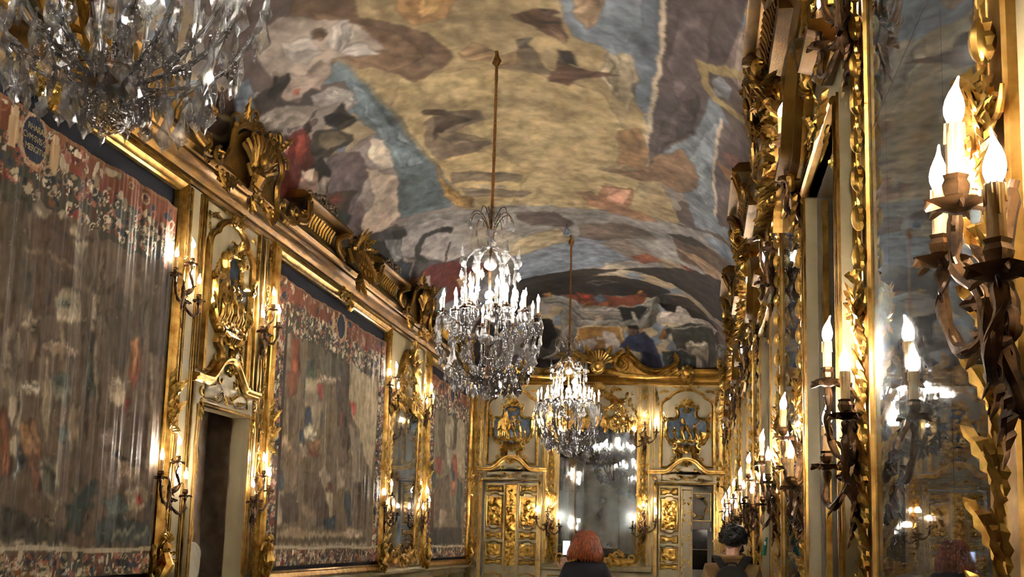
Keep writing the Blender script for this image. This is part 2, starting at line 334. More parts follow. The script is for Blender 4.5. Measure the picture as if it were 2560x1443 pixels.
# painted subjects, in coordinates of the surface they are painted on
FRESCO='''
P a8905f -96,386 129,393 123,458 111,548 121,680 147,788 69,844 -77,822 -115,739 -107,592 -126,501 -127,462
P b59c66 -86,545 -3,550 76,575 111,693 64,803 -71,803 -103,720 -107,574
P c0a468 -101,635 -47,671 -14,717 -51,781 -97,732 -105,677
P 82664a -120,442 -79,447 -85,471 -64,487 -43,505 -36,530 -50,541 -75,554 -93,529 -110,519 -135,497 -141,471 -143,454
P 8f714f -114,452 -89,478 -63,500 -57,525 -88,534 -112,509
P b98c50 -44,446 4,452 -11,473 -31,488 -52,492 -60,474
P c29a58 -40,469 -22,472 -35,483 -46,483
P 6d7b7b -120,504 -114,527 -109,579 -107,638 -101,691 -99,749 -120,753 -181,731 -163,686 -147,657 -147,635 -149,612 -135,595 -143,571 -132,544 -128,524 -150,520 -133,507
P 7b8988 -123,522 -118,557 -114,607 -113,664 -138,656 -134,602 -132,560
P 64726f -147,657 -121,683 -115,739 -164,735 -178,726
S 8f8262 4 -120,504 -114,527 -109,579 -107,638 -101,691 -99,749
P a98239 -103,674 -104,710 -99,738 -86,749 -95,769 -114,751 -114,712
P 727c82 73,405 148,386 140,474 139,495 131,535 124,576 112,585 104,566 100,547 90,521 63,509 59,493
P 808a8c 81,434 126,423 124,480 105,508 81,493
P a3855c 76,448 100,443 95,466 85,492 74,499 70,483
P a3906c 96,519 111,519 115,547 98,603 92,554
P 9a8a6a 90,521 97,528 92,587 79,548
P 61524d 150,360 219,333 227,409 220,433 213,459 197,499 184,542 173,588 147,623 128,655 122,680 109,688 116,620 128,557 139,495
P 6b5b56 157,452 192,442 181,505 150,557 144,511
P 544843 149,562 177,536 169,590 133,638 122,665 130,607
S bba682 5 146,416 139,495 128,556 117,620 108,687
P 788082 198,506 202,530 221,552 207,620 205,717 255,696 268,723 172,777 145,674 132,645 172,589 184,543
P 858d8e 197,554 207,564 195,637 191,712 172,686 161,641
P 857064 220,433 249,414 306,398 306,440 274,507 238,508 205,483 212,456
P 9a8672 220,436 237,433 251,466 228,496 216,474
P 685851 203,550 229,546 258,562 295,603 277,692 210,731 200,640
S c0aa88 4 204,549 201,580 198,614 198,657 205,717
S 9b8550 9 178,499 195,495 217,482 229,480
S 9b8550 8 178,499 182,518 196,528 219,527 239,524
P 7b7c7a 188,510 200,498 216,502 212,517 198,522
P 8c6350 205,592 228,579 258,573 274,583 243,601 216,606
P 74302a 233,585 255,570 282,582 268,611 240,604
P 93683c 200,614 228,609 267,605 258,622 222,632
P 93704a 71,702 102,698 122,661 152,630 179,658 171,695 145,716 124,707 100,716 83,714
P 9c7649 83,633 109,617 116,654 106,696 79,707
P 8e887c -171,738 -88,777 22,801 74,799 147,793 272,739 287,786 207,954 79,971 -36,999 -115,1019 -207,869 -251,749 -203,741
P 818a90 -86,895 -14,877 34,889 95,917 21,986 -100,1014 -90,941
P a6987c -143,778 -79,832 -50,881 -86,915 -135,879 -162,805
P a89468 -69,873 -10,854 3,891 -76,921 -91,912
P 6e5a4e -56,801 -11,810 11,842 2,853 -41,839 -55,819
P 7a6856 15,846 70,832 101,840 113,856 34,891 10,881
P 8d7c68 32,902 66,880 107,910 70,943
P a89680 -141,447 -89,478 -83,511 -125,500 -136,512 -166,518 -180,495 -180,469 -166,453
P b7aa97 -154,468 -132,470 -130,490 -144,496 -158,484
P c0b4a0 -110,474 -93,471 -98,487 -113,498 -121,490
P b6aa98 -116,497 -97,494 -89,514 -105,509
P 6f5740 -126,469 -117,471 -116,479 -124,481 -129,475
P 96826e -174,487 -156,503 -135,497 -130,508 -159,527 -184,515 -188,497
P 9a8a7c -198,597 -167,600 -138,594 -141,619 -147,665 -177,727 -220,743 -273,726 -247,674 -229,626
P 6b5c57 -194,591 -162,608 -167,643 -243,679 -243,643
P 786660 -247,672 -204,665 -216,707 -271,723 -284,684
P bca588 -168,635 -147,665 -177,727 -245,737 -230,693 -190,679
P c6b498 -141,598 -133,609 -144,652 -160,647 -157,620
P 5b3b2a -256,453 -216,478 -234,496 -231,515 -215,547 -249,561 -292,573 -277,539 -290,502 -296,462
P 6e4a36 -249,505 -232,526 -249,547 -272,536 -270,514
P 54453a -264,533 -249,560 -303,574 -303,545
P 6c7478 -213,475 -196,477 -203,491 -227,503 -242,495 -228,481
P 98a0a4 -226,483 -215,491 -222,507 -246,502 -243,494
P 50463e -211,494 -187,497 -165,494 -186,508 -180,524 -160,517 -148,529 -173,545 -199,544 -229,513
P 3a322c -176,490 -165,494 -177,502 -193,508 -196,501
P 93887b -165,523 -139,524 -126,543 -144,559 -146,547 -173,540
P b1a794 -152,523 -128,538 -133,554 -140,544 -153,536
P 4b423a -143,548 -143,571 -165,574 -169,553
P 8a7c6a -222,508 -187,519 -164,540 -189,546 -218,532 -229,518
P a79a84 -222,507 -204,519 -205,526 -225,515
P b0562f -172,511 -167,512 -170,517 -174,515
P 7a2c20 -203,544 -187,550 -211,584 -247,598 -287,578 -286,566 -249,561 -219,551
P 8e3c2a -203,551 -195,554 -216,578 -240,582 -228,567
P 3a2c26 -189,544 -181,545 -188,557 -196,557
P 4f4438 -184,560 -169,567 -155,583 -160,591 -194,592 -212,583 -202,565
P 6f6146 -183,564 -165,574 -162,586 -189,585 -194,574
P 2e2a2a -167,550 -152,556 -143,566 -155,566 -168,565 -172,557
P 413931 -201,584 -204,609 -228,625 -239,605 -229,587
P b48f72 -234,582 -218,596 -231,614 -261,607 -287,578 -255,589
P d0b896 -231,581 -219,592 -231,599 -241,592
P 9d8a74 -235,609 -216,606 -212,617 -230,623 -253,622
P 59432e -227,626 -198,651 -247,674 -264,637
P 7a3a28 -249,626 -216,637 -220,649 -252,640
P 3c4438 -297,573 -261,605 -241,643 -229,674 -252,676 -275,626 -304,580
S 8a7448 6 -251,482 -245,490 -256,498 -272,495 -278,484
P 7d6a50 -87,603 -68,594 -35,606 -35,619 -51,622 -69,629 -44,650 -39,658 -62,666 -96,668 -100,636
P 65543f -77,600 -55,607 -46,616 -71,621 -90,633
S 65543f 8 -82,590 -67,598 -57,613
P 95805c -83,622 -53,637 -38,652 -76,646
P 7d6b4e -92,693 -23,722 -30,736 -70,720 -99,713
P 86745a -94,725 -23,761 -38,770 -92,746
P b0a080 -81,724 -37,744 -63,742
P 7a5a3e 20,488 38,483 57,493 56,515 44,512 37,500 22,492
P 5e4636 38,482 50,482 58,486 45,490
P 8a6a4c 46,498 59,510 55,518 48,513
P 7a674c -3,552 7,535 17,522 29,526 33,550 45,554 28,559 10,551
P 5c5244 18,516 31,515 25,526 16,525
P 6f4e38 33,565 48,539 60,547 97,548 61,562 49,572
P 4c4036 48,527 59,528 63,544 47,544
P 9a7c52 -31,526 -15,515 -3,530 -9,541 -31,535
P 8a7048 -2,535 12,528 15,540 0,550
P a87850 28,763 46,770 54,745 90,736 81,787 120,803 93,812 55,807 33,792
P bc8a66 57,748 87,738 76,779 58,775
P 93714c 22,762 42,758 48,777 35,780
P 9a835c 55,710 85,689 102,694 74,710
P 54504a -258,697 -216,727 -182,743 -197,769 -231,774 -186,840 -134,880 -159,943 -254,944 -266,909 -277,789 -284,730
P a0968a -190,750 -137,767 -107,805 -135,879 -170,865 -193,821 -221,786
S 46443c 9 -138,797 -153,788 -170,786 -189,795 -200,812 -197,834
P 3f3d36 -145,784 -130,797 -137,807 -150,794
P 3f3a34 -200,743 -185,750 -190,765 -216,758
P 8a8a80 -221,742 -203,763 -217,792 -239,788
P 37362f -245,724 -221,742 -236,780 -270,783 -280,757
P 74302a -217,845 -187,852 -154,881 -164,920 -234,909 -234,876
P a2907c -217,792 -207,816 -233,835 -248,814
P b8ac9a -220,853 -209,866 -224,890 -238,878
P 8a5a30 -254,819 -222,849 -234,876 -268,840
P 39424a -227,792 -217,817 -256,844 -265,803
P 7d7f7e -278,888 -217,902 -149,954 -137,998 -205,1060 -306,957
P 8c8c88 -259,900 -201,937 -178,982 -249,985
P 7a3828 -186,898 -113,910 -113,931 -195,964 -229,949
P ad8e66 -180,916 -138,924 -137,948 -184,958
S 4a3a2a 3 -146,825 -170,858 -194,886
P 6a5440 135,831 173,808 221,805 288,774 300,794 206,885 146,896
P 3f372f 128,830 165,806 194,810 159,835
P 97825f 108,912 145,910 230,926 306,882 213,1036 143,1001
P 7c3c28 144,908 188,905 252,905 229,941 172,937
P 6a4e3c 172,922 227,927 306,817 232,985
P 74808a 187,786 275,736 288,774 221,805
P a0805c 139,861 187,853 260,850 205,898
P 8a4c30 66,932 95,910 118,922 87,949
P b8a888 30,963 57,970 72,986 41,1013 20,993
P 3d3733 -286,1206 -219,1074 -147,1027 -103,1001 -36,997 21,990 79,984 143,1001 213,1036 306,980 306,820
P 332e2b -103,1025 -40,1018 18,1013 76,1016 126,1030 97,1069 -24,1067 -112,1059
P 484039 85,1066 156,1026 225,1072 242,1121 172,1097 110,1090
P 2a2624 104,1082 191,1065 240,1084 172,1126 124,1114
S 605850 3 39,1035 15,1041 -2,1034 16,1028 39,1035
P 8a8474 -87,1071 -49,1071 -25,1077 -10,1109 63,1110 84,1077 98,1065 99,1109 68,1140 44,1117 -5,1117 -30,1117 -51,1088 -89,1082
P a49c88 -24,1091 65,1092 64,1100 -22,1099
S b4aa94 2 -83,1069 -48,1068 -26,1081 -15,1101 63,1105 79,1080 101,1064
S 5c564c 3 -75,1079 -50,1080 -33,1094 -20,1115 69,1117 87,1089
P 6b6454 97,1069 104,1067 99,1117 88,1132 75,1133
P 86432a -47,1062 -18,1067 12,1066 47,1070 85,1061 77,1085 27,1092 -20,1084
P 7a3a20 -23,1058 1,1060 5,1076 -19,1078
P a3622c -17,1080 -4,1078 -3,1089 -15,1091
P a3622c 11,1078 25,1081 21,1090 10,1089
P 5a6672 -2,1069 12,1063 23,1075 10,1085
P a03028 -10,1064 -2,1064 -4,1071 -11,1071
P 9a6c34 -75,1060 -60,1058 -61,1068 -75,1067
P 9a6c34 70,1056 80,1054 80,1067 67,1066
P a08c70 -5,1107 14,1108 10,1122 -1,1123
P 7c7666 -52,1096 -32,1109 -32,1155 -53,1194 -100,1206 -66,1186 -57,1140
P 5a5448 -75,1124 -57,1140 -69,1178 -94,1192 -107,1161
P 2e2b28 -100,1107 -68,1116 -64,1147 -79,1170 -107,1161
S 958c76 3 -51,1109 -52,1147 -66,1178 -97,1199
P 8a8474 -30,1117 69,1117 43,1129 -31,1132
P 25282a 36,1093 83,1089 69,1117 44,1117
P a8a088 54,1098 60,1102 69,1129 57,1117
P 9a6f2c -38,1178 -30,1135 7,1126 38,1129 50,1178 43,1195 -58,1190
S c4b48a 2 -41,1178 -32,1148 -27,1132 6,1129 34,1128 42,1155 61,1178
P 8a6a2e -69,1182 -53,1176 -50,1190 -69,1189
P a49680 -38,1172 -25,1155 -6,1149 0,1161 -7,1172 17,1186 4,1198 -33,1190
P b8aa94 7,1137 26,1139 43,1172 69,1187 37,1195 12,1186 10,1155
P b8aa94 -2,1146 11,1149 8,1155 -2,1152
P 7a6c58 -14,1170 4,1182 -2,1190 -21,1182
P 8f8168 4,1190 61,1190 42,1206 -8,1201
P 343c58 50,1145 63,1137 76,1139 89,1155 103,1186 105,1206 69,1206 69,1180 43,1172 37,1168
P 232638 74,1178 94,1185 101,1202 88,1206 71,1206
P 7b5a42 48,1133 62,1129 63,1146 52,1149
P 1e1c1e 47,1127 68,1127 68,1140 61,1134 51,1133
P a07850 65,1134 88,1129 68,1142
P 4a4234 105,1147 116,1127 123,1138 109,1154
P a39582 96,1110 106,1096 128,1098 139,1078 151,1076 165,1096 201,1077 232,1082 219,1103 181,1104 139,1121 97,1123
P c0b29c 130,1083 139,1073 149,1078 145,1091 131,1097
P b8aa94 103,1100 124,1098 118,1111 101,1113
P 4a483e 117,1132 215,1087 230,1139 194,1163 132,1168
S 88826e 3 112,1133 155,1124 219,1085
P 8a6030 102,1143 112,1131 114,1150 101,1155
P 8f8066 150,1157 172,1147 202,1132 205,1156 148,1177
P a89a7c 148,1155 163,1147 177,1147 197,1134 200,1141 150,1161
P 7a7464 224,1127 241,1107 268,1079 278,1088 242,1127 225,1135
S 3a362f 2 234,1122 246,1109 256,1107 242,1122
P 44463c 105,1178 138,1169 174,1167 177,1206 108,1206
P 52544a 112,1183 127,1178 130,1189 116,1194
P 52544a 138,1181 159,1175 163,1179 142,1188
P 5d5f52 130,1189 146,1184 145,1206 129,1197
P 3c2c28 -101,1191 -59,1192 -34,1201 -8,1206 -14,1206 -108,1206
P 6f5a40 -139,1206 -101,1202 -59,1206 -72,1206 -147,1206'''
TAP1='''
P 5a4a3a 623,467 907,469 907,116 675,123
P a3947a 677,402 693,411 711,405 737,412 733,387 752,383 765,379 755,365 742,377 724,389 714,387 700,379 689,388
P 8f8062 738,388 752,386 755,368 742,374
P 6d6044 709,419 741,418 765,409 751,392 729,395 707,403
P 3e3c2c 650,399 677,405 692,395 685,381 671,386 654,375
P 3a3a2e 657,370 668,372 674,361 668,356 657,353
P 34362a 672,360 685,369 691,357 686,342 679,347
P 38382c 690,340 699,344 703,330 701,309 693,316
P 504434 653,380 680,383 690,350 690,316 664,310
P 4c3a2c 688,378 734,392 740,370 749,347 735,319 706,310 697,335
P 413428 702,366 717,367 721,322 709,317
S 6e5a42 3 684,355 708,358 734,358 756,355
S 3e3226 3 710,377 736,378 764,383 775,388
S 3e3226 4 731,346 753,339 767,339 781,344
S 4e4030 3 665,302 686,315 703,326 719,335
P 8e8268 725,331 739,340 753,339 761,322 754,314 728,312
P 5f6a60 728,327 741,331 742,325 729,323
P 80745a 748,338 759,340 765,319 757,315
P 4a3e30 759,356 767,368 775,354 777,315 783,275 780,234 783,196 796,166 781,156 772,181 771,242 768,295
P 393024 773,346 780,355 785,314 783,259 786,228 779,240 779,290
P 5f5240 781,368 785,389 792,358 792,309 797,261 798,213 792,228 789,292
P 8c7c68 774,344 783,346 785,323 777,322
P 7c6c58 776,322 784,323 785,314 778,312
P 40352a 791,348 809,362 825,345 823,311 811,309 797,326
P 4c4028 817,350 837,348 841,324 827,329
P 463c2e 796,335 832,340 843,308 827,285 807,295
P 5d5040 834,368 853,379 864,354 858,303 843,308
P 453a30 857,402 898,421 903,362 893,309 870,312
P 3c332a 879,350 903,362 906,311 888,312
P 7a3c22 845,318 856,313 859,293 848,274 843,291
P 8a6038 842,318 851,321 854,303 847,284
P 6e5a44 713,291 743,299 765,297 764,288 729,285
P 8a7660 715,294 738,300 763,294 761,290 739,293 718,291
P 6f624e 667,291 679,299 690,290 694,276 684,266 670,266
P 7a6c56 672,284 683,288 687,275 676,270
P 85775f 687,306 700,312 711,308 703,298 688,298
P 6a5a46 693,296 709,302 714,285 701,277
P 8e8068 681,251 694,259 702,237 695,225 682,232
P 7e7058 671,264 684,263 690,253 678,248
P 6b3c1e 674,242 681,237 691,219 692,197 682,191
P 84502c 678,215 684,210 686,194 681,192
P 7f5c38 697,231 714,236 725,216 724,202 718,196 705,217
P 5a3a28 711,209 725,213 734,185 720,184
P 9c9078 686,221 699,225 706,212 698,203 690,208
P 2e3a4c 698,217 705,215 710,206 703,197 695,191 700,206
P 9aa0a0 694,194 702,203 706,198 700,192
P a39a86 687,259 712,264 718,258 714,254 699,257
P 5e5e50 726,272 752,276 759,262 751,249 734,253
P 36403a 734,271 747,274 750,267 740,264
P 36403a 740,232 752,237 759,231 755,222 744,224
P 7a6c56 717,265 729,270 735,247 731,223 722,234
P 8a7c66 723,207 740,212 748,194 740,179 729,188
P 6f604a 755,255 772,254 774,221 761,216
P 3c4438 775,289 783,292 791,260 783,262
P 8f7f66 808,275 834,281 843,267 831,259 812,260
P a3947a 809,279 827,283 831,279 813,274
P 6e2c24 839,271 846,267 843,257 837,259
P 5b4b3c 788,241 821,241 831,216 823,189 797,197
P 8c7a70 798,235 818,237 823,228 805,223
P 6f5e50 806,220 837,223 858,208 841,193 815,198
P 4a3a30 845,254 879,257 877,223 857,214
P 8a765e 831,216 871,212 866,201 840,201
P 9c8c70 848,190 874,198 889,185 870,174 853,177
P 8a2c26 866,190 876,188 873,179 866,183
P 3a3228 880,181 900,189 901,158 879,161
P 2a3430 765,173 782,184 795,197 801,193 790,169 787,153 769,159
S 27332f 5 767,156 778,175 785,187 799,196
S 27332f 4 776,172 764,176
S 27332f 4 783,181 770,187
S 27332f 4 786,186 802,187
S 27332f 4 783,176 800,178
S 2b352e 3 729,185 734,197 724,205
S 7d7c62 2 734,194 737,203 744,206
S 7d7c62 2 735,189 746,193 751,192
P 47483a 726,208 742,200 745,182 732,185
P 36332a 685,172 703,171 733,162 764,156 769,146 688,147
P 6d6048 718,164 742,168 755,183 761,180 748,162 728,159
P 2e3836 808,166 844,170 893,165 899,147 805,146
S 6f6c58 3 834,152 853,157 866,161
S 6f6c58 3 867,152 880,157 893,159
P 3a4440 812,182 842,187 857,174 826,167
P b0a184 680,147 735,147 788,144 849,141 896,143 898,140 849,138 789,141 735,144 680,144
S 96886a 2 722,281 725,252 729,222
S 8c7d62 2 787,304 789,273
S 8a7a60 2 735,319 739,283
S 9a8a70 2 874,313 879,254 878,212
S 84755c 2 834,371 840,341'''
TAP2='''
P 65563f 1146,443 1583,455 1570,136 1137,130
P 8b7c62 1314,421 1378,417 1468,411 1576,436 1554,241 1407,340 1320,381
P a2916f 1432,410 1566,428 1566,361 1552,252 1450,290 1423,353
P 9a8a70 1386,422 1421,420 1435,389 1404,362 1366,388
P 4a4636 1257,405 1331,409 1384,380 1371,357 1307,363 1254,379
P 433f30 1240,421 1298,423 1316,406 1265,396
P 5b5340 1287,395 1349,396 1355,355 1308,358
P 8a7a62 1162,419 1219,427 1222,364 1221,326 1176,329
P 6f6250 1171,365 1207,376 1232,346 1188,330
P 7c4020 1202,394 1225,389 1233,351 1224,336 1205,347
P 6b4026 1193,345 1231,351 1228,327 1204,314
P 3f4a44 1255,370 1283,374 1281,339 1248,324
P 34402f 1264,356 1292,366 1295,346 1274,338
P 928468 1252,349 1309,353 1299,321 1257,311
P b09c84 1300,359 1370,362 1387,362 1355,355 1309,350
P 8a2a22 1295,346 1321,350 1313,328 1297,333
P 4b4032 1362,361 1421,364 1450,290 1420,260 1378,310
P 3f382b 1364,404 1416,397 1430,365 1387,359
P a33024 1428,340 1453,341 1460,325 1445,323
P 8f2c22 1390,322 1407,321 1406,297 1394,298
P 5f4c38 1428,321 1465,314 1482,265 1447,257
P 2a3c56 1264,312 1282,316 1281,294 1263,292
P b3a890 1255,284 1281,294 1304,286 1298,276 1257,272
P 24364e 1245,283 1261,287 1267,270 1246,269
P 87795e 1277,318 1313,328 1318,293 1290,285
P 2f4252 1312,313 1324,311 1319,290 1309,292
P 8a6238 1271,271 1320,278 1316,257 1294,256
P 7a2c26 1276,264 1309,258 1297,255 1277,259
P 8a7a66 1244,266 1275,270 1281,252 1253,252
P 6e5c48 1219,259 1251,262 1264,224 1220,208
P 8b7456 1179,269 1210,275 1222,259 1202,244 1183,247
P 5a4a3a 1204,314 1236,318 1242,280 1216,273
P 2c3c4e 1182,233 1199,230 1205,209 1186,208
P 9a8a72 1183,208 1221,203 1220,166 1189,170
P 6d5c48 1269,234 1327,233 1336,178 1294,162 1261,200
P 4f4034 1302,206 1328,228 1375,225 1375,178 1323,167
P 8c7c66 1319,240 1348,249 1367,230 1346,213
P 7a3226 1356,224 1373,222 1365,209
P a09070 1353,214 1377,215 1379,184 1364,178
P 2a3a44 1351,178 1390,184 1392,168 1356,165
P 34404a 1423,220 1444,218 1468,175 1442,172
P 5a4838 1381,294 1413,303 1437,261 1405,248
P 8b7d68 1386,242 1418,249 1426,223 1393,216
P 7d705c 1430,310 1484,310 1514,238 1461,224
P 5d4c3c 1460,230 1534,240 1535,170 1478,170
P 463a2e 1196,202 1246,209 1258,176 1207,170
P 9b876a 1190,163 1252,169 1323,162 1435,164 1506,167 1518,156 1191,152
P b29c7c 1451,172 1497,167 1499,156 1419,158
P 574b38 1185,154 1527,156 1539,146 1180,145
P b3a385 1180,146 1544,148 1545,144 1181,142
S 94866c 2 1201,313 1205,267 1208,221
S a69778 2 1335,331 1339,280 1343,229
S b0a080 2 1479,407 1486,322 1492,237
S b0a080 2 1527,415 1530,327
S 93846a 2 1458,263 1460,180
S 93846a 2 1387,258 1396,179'''
TAP3='''
P 6b5e48 1870,454 2196,451 2203,140 1880,130
P 93866a 2027,433 2099,430 2178,416 2200,278 2122,289 2056,362
P 8a7d62 1878,402 1918,399 1926,349 1882,338
P 564c38 1945,425 2021,428 2020,305 1975,302
P 463e2e 2083,420 2120,417 2114,336 2073,325
P 9a8d72 2010,373 2054,378 2051,331 2016,335
P 7d3428 1948,307 1987,307 1986,273 1959,279
P 2e3c4a 1915,283 1953,278 1942,248 1920,251
P 8a8272 1893,310 1932,313 1927,284 1891,285
P 33424c 2066,301 2106,300 2110,273 2082,267
P 8a3c28 2073,321 2117,322 2132,274 2109,280
P 8e8876 2037,330 2079,329 2068,286 2043,292
P 96502a 2088,271 2118,269 2111,241 2086,244
P 5b4c3c 1940,263 2052,277 2082,201 1967,191
P 8b7b64 1989,214 2056,208 2003,162 1977,169
P 4a2c26 1905,232 1943,241 1940,162 1910,162
P 3a4038 2125,273 2182,269 2179,172 2130,195
P 352f28 1885,175 2185,180 2191,144 1884,141
P b3a385 1890,143 2191,145 2191,141 1890,139'''
# ================================================================ painting of the frescoes and tapestries
_T=np.random.RandomState(7).rand(256,256)
def vnoise(x,y):
    xi=np.floor(x).astype(int); yi=np.floor(y).astype(int); fx=x-xi; fy=y-yi
    fx=fx*fx*(3-2*fx); fy=fy*fy*(3-2*fy); g=lambda a,b:_T[a&255,b&255]
    return (g(xi,yi)*(1-fx)+g(xi+1,yi)*fx)*(1-fy)+(g(xi,yi+1)*(1-fx)+g(xi+1,yi+1)*fx)*fy
def fbm(x,y,o=4):
    s=0;a=.5
    for i in range(o): s=s+a*vnoise(x*2**i+17.3*i,y*2**i+5.1*i); a*=.5
    return s/(1-.5**o)
def lin(h): return np.array(srgb(h))
def blur(m,k):
    m=m.astype(float)
    for _ in range(k):
        for ax in (0,1):
            if m.shape[ax]>2: m=(np.roll(m,1,ax)+2*m+np.roll(m,-1,ax))*.25
    return m
def paint(av,bv,C,txt,warp,wf,tone=.22,seed=0,comb=0,soft=1,alpha=1,fold=0,rim=0):
    """draw polygons and strokes (surface coordinates) into the colour grid C[row b, column a]; edges broken by noise"""
    A,B=np.meshgrid(av,bv)
    A2=A+warp*(2*fbm(A*wf+3,B*wf,4)-1); B2=B+warp*(2*fbm(A*wf+40,B*wf+9,4)-1)+comb*(2*vnoise(A*.55,B*.02)-1)
    for ln,line in enumerate(txt.strip().splitlines()):
        t=line.split(); col=lin(t[1]); w=0
        if t[0]=='S': w=float(t[2]); t=t[1:]
        P=np.array([[float(q) for q in p.split(',')] for p in t[2:]])
        pad=warp*1.4+w+4+comb
        i0,i1=np.searchsorted(av,P[:,0].min()-pad),np.searchsorted(av,P[:,0].max()+pad)
        j0,j1=np.searchsorted(bv,P[:,1].min()-pad),np.searchsorted(bv,P[:,1].max()+pad)
        if i1<=i0 or j1<=j0: continue
        a=A2[j0:j1,i0:i1]; b=B2[j0:j1,i0:i1]
        if w:
            m=np.zeros(a.shape,bool)
            for k in range(len(P)-1):
                d=P[k+1]-P[k]; L2=max(1e-6,d@d); s=np.clip(((a-P[k,0])*d[0]+(b-P[k,1])*d[1])/L2,0,1)
                m|=(a-P[k,0]-s*d[0])**2+(b-P[k,1]-s*d[1])**2<(w*.5)**2
        else:
            m=np.zeros(a.shape,bool); n=len(P)
            for k in range(n):
                x0,y0=P[k];x1,y1=P[(k+1)%n]
                if y0==y1: continue
                m^=((y0>b)!=(y1>b))&(a<(x1-x0)*(b-y0)/(y1-y0)+x0)
        sh=1+tone*(2*fbm(a*wf*1.7+ln*7.7,b*wf*1.7+ln,3)-1)*1.6
        if fold and not w and P[:,0].max()-P[:,0].min()<110:
            c=P.mean(0); u_,s_,vt=np.linalg.svd(P-c,full_matrices=False); ax=vt[0]; hw=max(2.,s_[1]/math.sqrt(len(P))*1.6)
            p=(a-c[0])*ax[0]+(b-c[1])*ax[1]; q=-(a-c[0])*ax[1]+(b-c[1])*ax[0]
            q2=q+.25*hw*np.sin(p*2.2/hw+ln); fd=fbm(p*.35/hw+ln*3.3,q2*2.4/hw+ln,3)
            sh=sh*(1+fold*2.6*(fd-.5)*(1 if hw<20 else .5)+fold*.3*np.clip(q/hw,-1,1)*(1 if ax[1]>0 else -1))
        # a lighter upper edge and a darker lower edge give the brushed masses some body
        f=blur(m,soft)[...,None]; ed=1-rim*np.clip(4*f*(1-f),0,1) if rim and not w else 1
        f=f*alpha; C[j0:j1,i0:i1]=(C[j0:j1,i0:i1]*(1-f)+col*sh[...,None]*f)*ed
    return A2,B2
def painted_grid(name,verts,C,mat,parent=None,loc=(0,0,0),rot=(0,0,0)):
    """verts: array (rows, cols, 3)"""
    nj,ni=verts.shape[:2]; me=bpy.data.meshes.new(name)
    me.vertices.add(nj*ni); me.vertices.foreach_set('co',verts.reshape(-1).astype(np.float32))
    idx=np.arange(nj*ni).reshape(nj,ni); q=np.stack([idx[:-1,:-1],idx[:-1,1:],idx[1:,1:],idx[1:,:-1]],-1).reshape(-1,4)
    me.loops.add(q.size); me.loops.foreach_set('vertex_index',q.reshape(-1).astype(np.int32))
    me.polygons.add(len(q)); me.polygons.foreach_set('loop_start',(np.arange(len(q))*4).astype(np.int32))
    try: me.polygons.foreach_set('loop_total',np.full(len(q),4,np.int32))
    except Exception: pass
    me.polygons.foreach_set('use_smooth',np.ones(len(q),bool))
    me.update(calc_edges=True)
    ca=me.color_attributes.new('paint','FLOAT_COLOR','POINT')
    D=np.ones((nj*ni,4),np.float32); D[:,:3]=np.clip(C.reshape(-1,3),0,1); ca.data.foreach_set('color',D.reshape(-1))
    me.materials.append(mat); return inst(name,me,parent,loc,rot)
# ================================================================ the room shell
def zvault(x,y):
    t=np.abs(x-XC)/HW; e=np.maximum(0,(y-YE)/HW); e2=np.maximum(0,(YN+HW-y)/HW)
    m=np.minimum(1,(t**6+e**6+e2**6)**(1/6)); return ZS+HC*np.sqrt(1-m*m)
av=np.linspace(-PI/2,PI/2,460)
b_end=YE+HW*PI/2
bv=np.concatenate([np.linspace(YN+HW-HW*PI/2,5.6,70),np.linspace(5.6,13,440)[1:],np.linspace(13,b_end,470)[1:]])
Aa,Bb=np.meshgrid(av,bv)
X=XC+HW*np.sin(Aa); Y=np.where(Bb>YE,YE+HW*np.sin((Bb-YE)/HW),np.where(Bb<YN+HW,YN+HW+HW*np.sin((Bb-YN-HW)/HW),Bb))
Z=zvault(X,Y)
n1=fbm(Aa*1.6+2,Bb*.6,5)
C=np.empty(X.shape+(3,)); pal=[lin(h) for h in ('6d5c50','8e8272','a08c68','7b8488','b09a70')]
for k,(lo) in enumerate((0,.40,.47,.54,.6)): C[n1>=lo]=pal[k]
paint(av*200,bv*50,C,FRESCO,4.4,.07,.22,soft=1,alpha=.96,fold=.55,rim=.16)
g=fbm(Aa*5,Bb*2.2,5); g2=fbm(Aa*14+9,Bb*7,4)
g3=fbm(Aa*3+30,Bb*1.2+4,5)
C*=(0.92*(1+.34*(2*g-1)+.26*(2*g2-1)))[...,None]
C*=(1+.25*(2*g3-1))[...,None]
lum=C.mean(-1,keepdims=True); C=lum+(C-lum)*.88; C*=np.clip(lum/.17,.05,2)**.32
C*=np.array([.97,1,1.14])
V=np.stack([X,Y,Z],-1)
ceil=painted_grid('ceiling',V[:,::-1],C[:,::-1],FRESCOM); tag(ceil,'frescoed vault of clouds, blue arches and flying figures over a dark painted end',kind='structure')
MB().box(XL-.4,XR+.6,YN-.3,YB+.4,-.1,0).build('floor',STONE,smooth=False); tag(bpy.data.objects['floor'],'polished stone floor of the gallery',kind='structure')
MB().box(XL-.9,XR+1.2,YN-.6,YB+1.6,6.75,6.9).build('attic_slab',CREAMD,smooth=False); tag(bpy.data.objects['attic_slab'],kind='structure')
def wall_mesh(x0,x1,z1,ops,th):
    """boxes around openings (a,b,c,d); the face of the wall is y=0 and the thickness runs to +y"""
    mb=MB(); x=x0
    for a,b,c,d in sorted(ops):
        mb.box(x,a,0,th,0,z1)
        if c>0: mb.box(a,b,0,th,0,c)
        mb.box(a,b,0,th,d,z1); x=b
    mb.box(x,x1,0,th,0,z1); return mb
RL,RR,RB,RN=PI/2,-PI/2,0,PI
DL=10.365; MY=[3.2+4.12*k for k in range(5)]; WY=[5.26+4.12*k for k in range(4)]+[1.14]
wl=wall_mesh(YN,YB+.3,5.3,[(DL-.6,DL+.6,0,2.8)],.14).build('wall_left',CREAM,loc=(XL,0,0),rot=(0,0,RL),smooth=False)
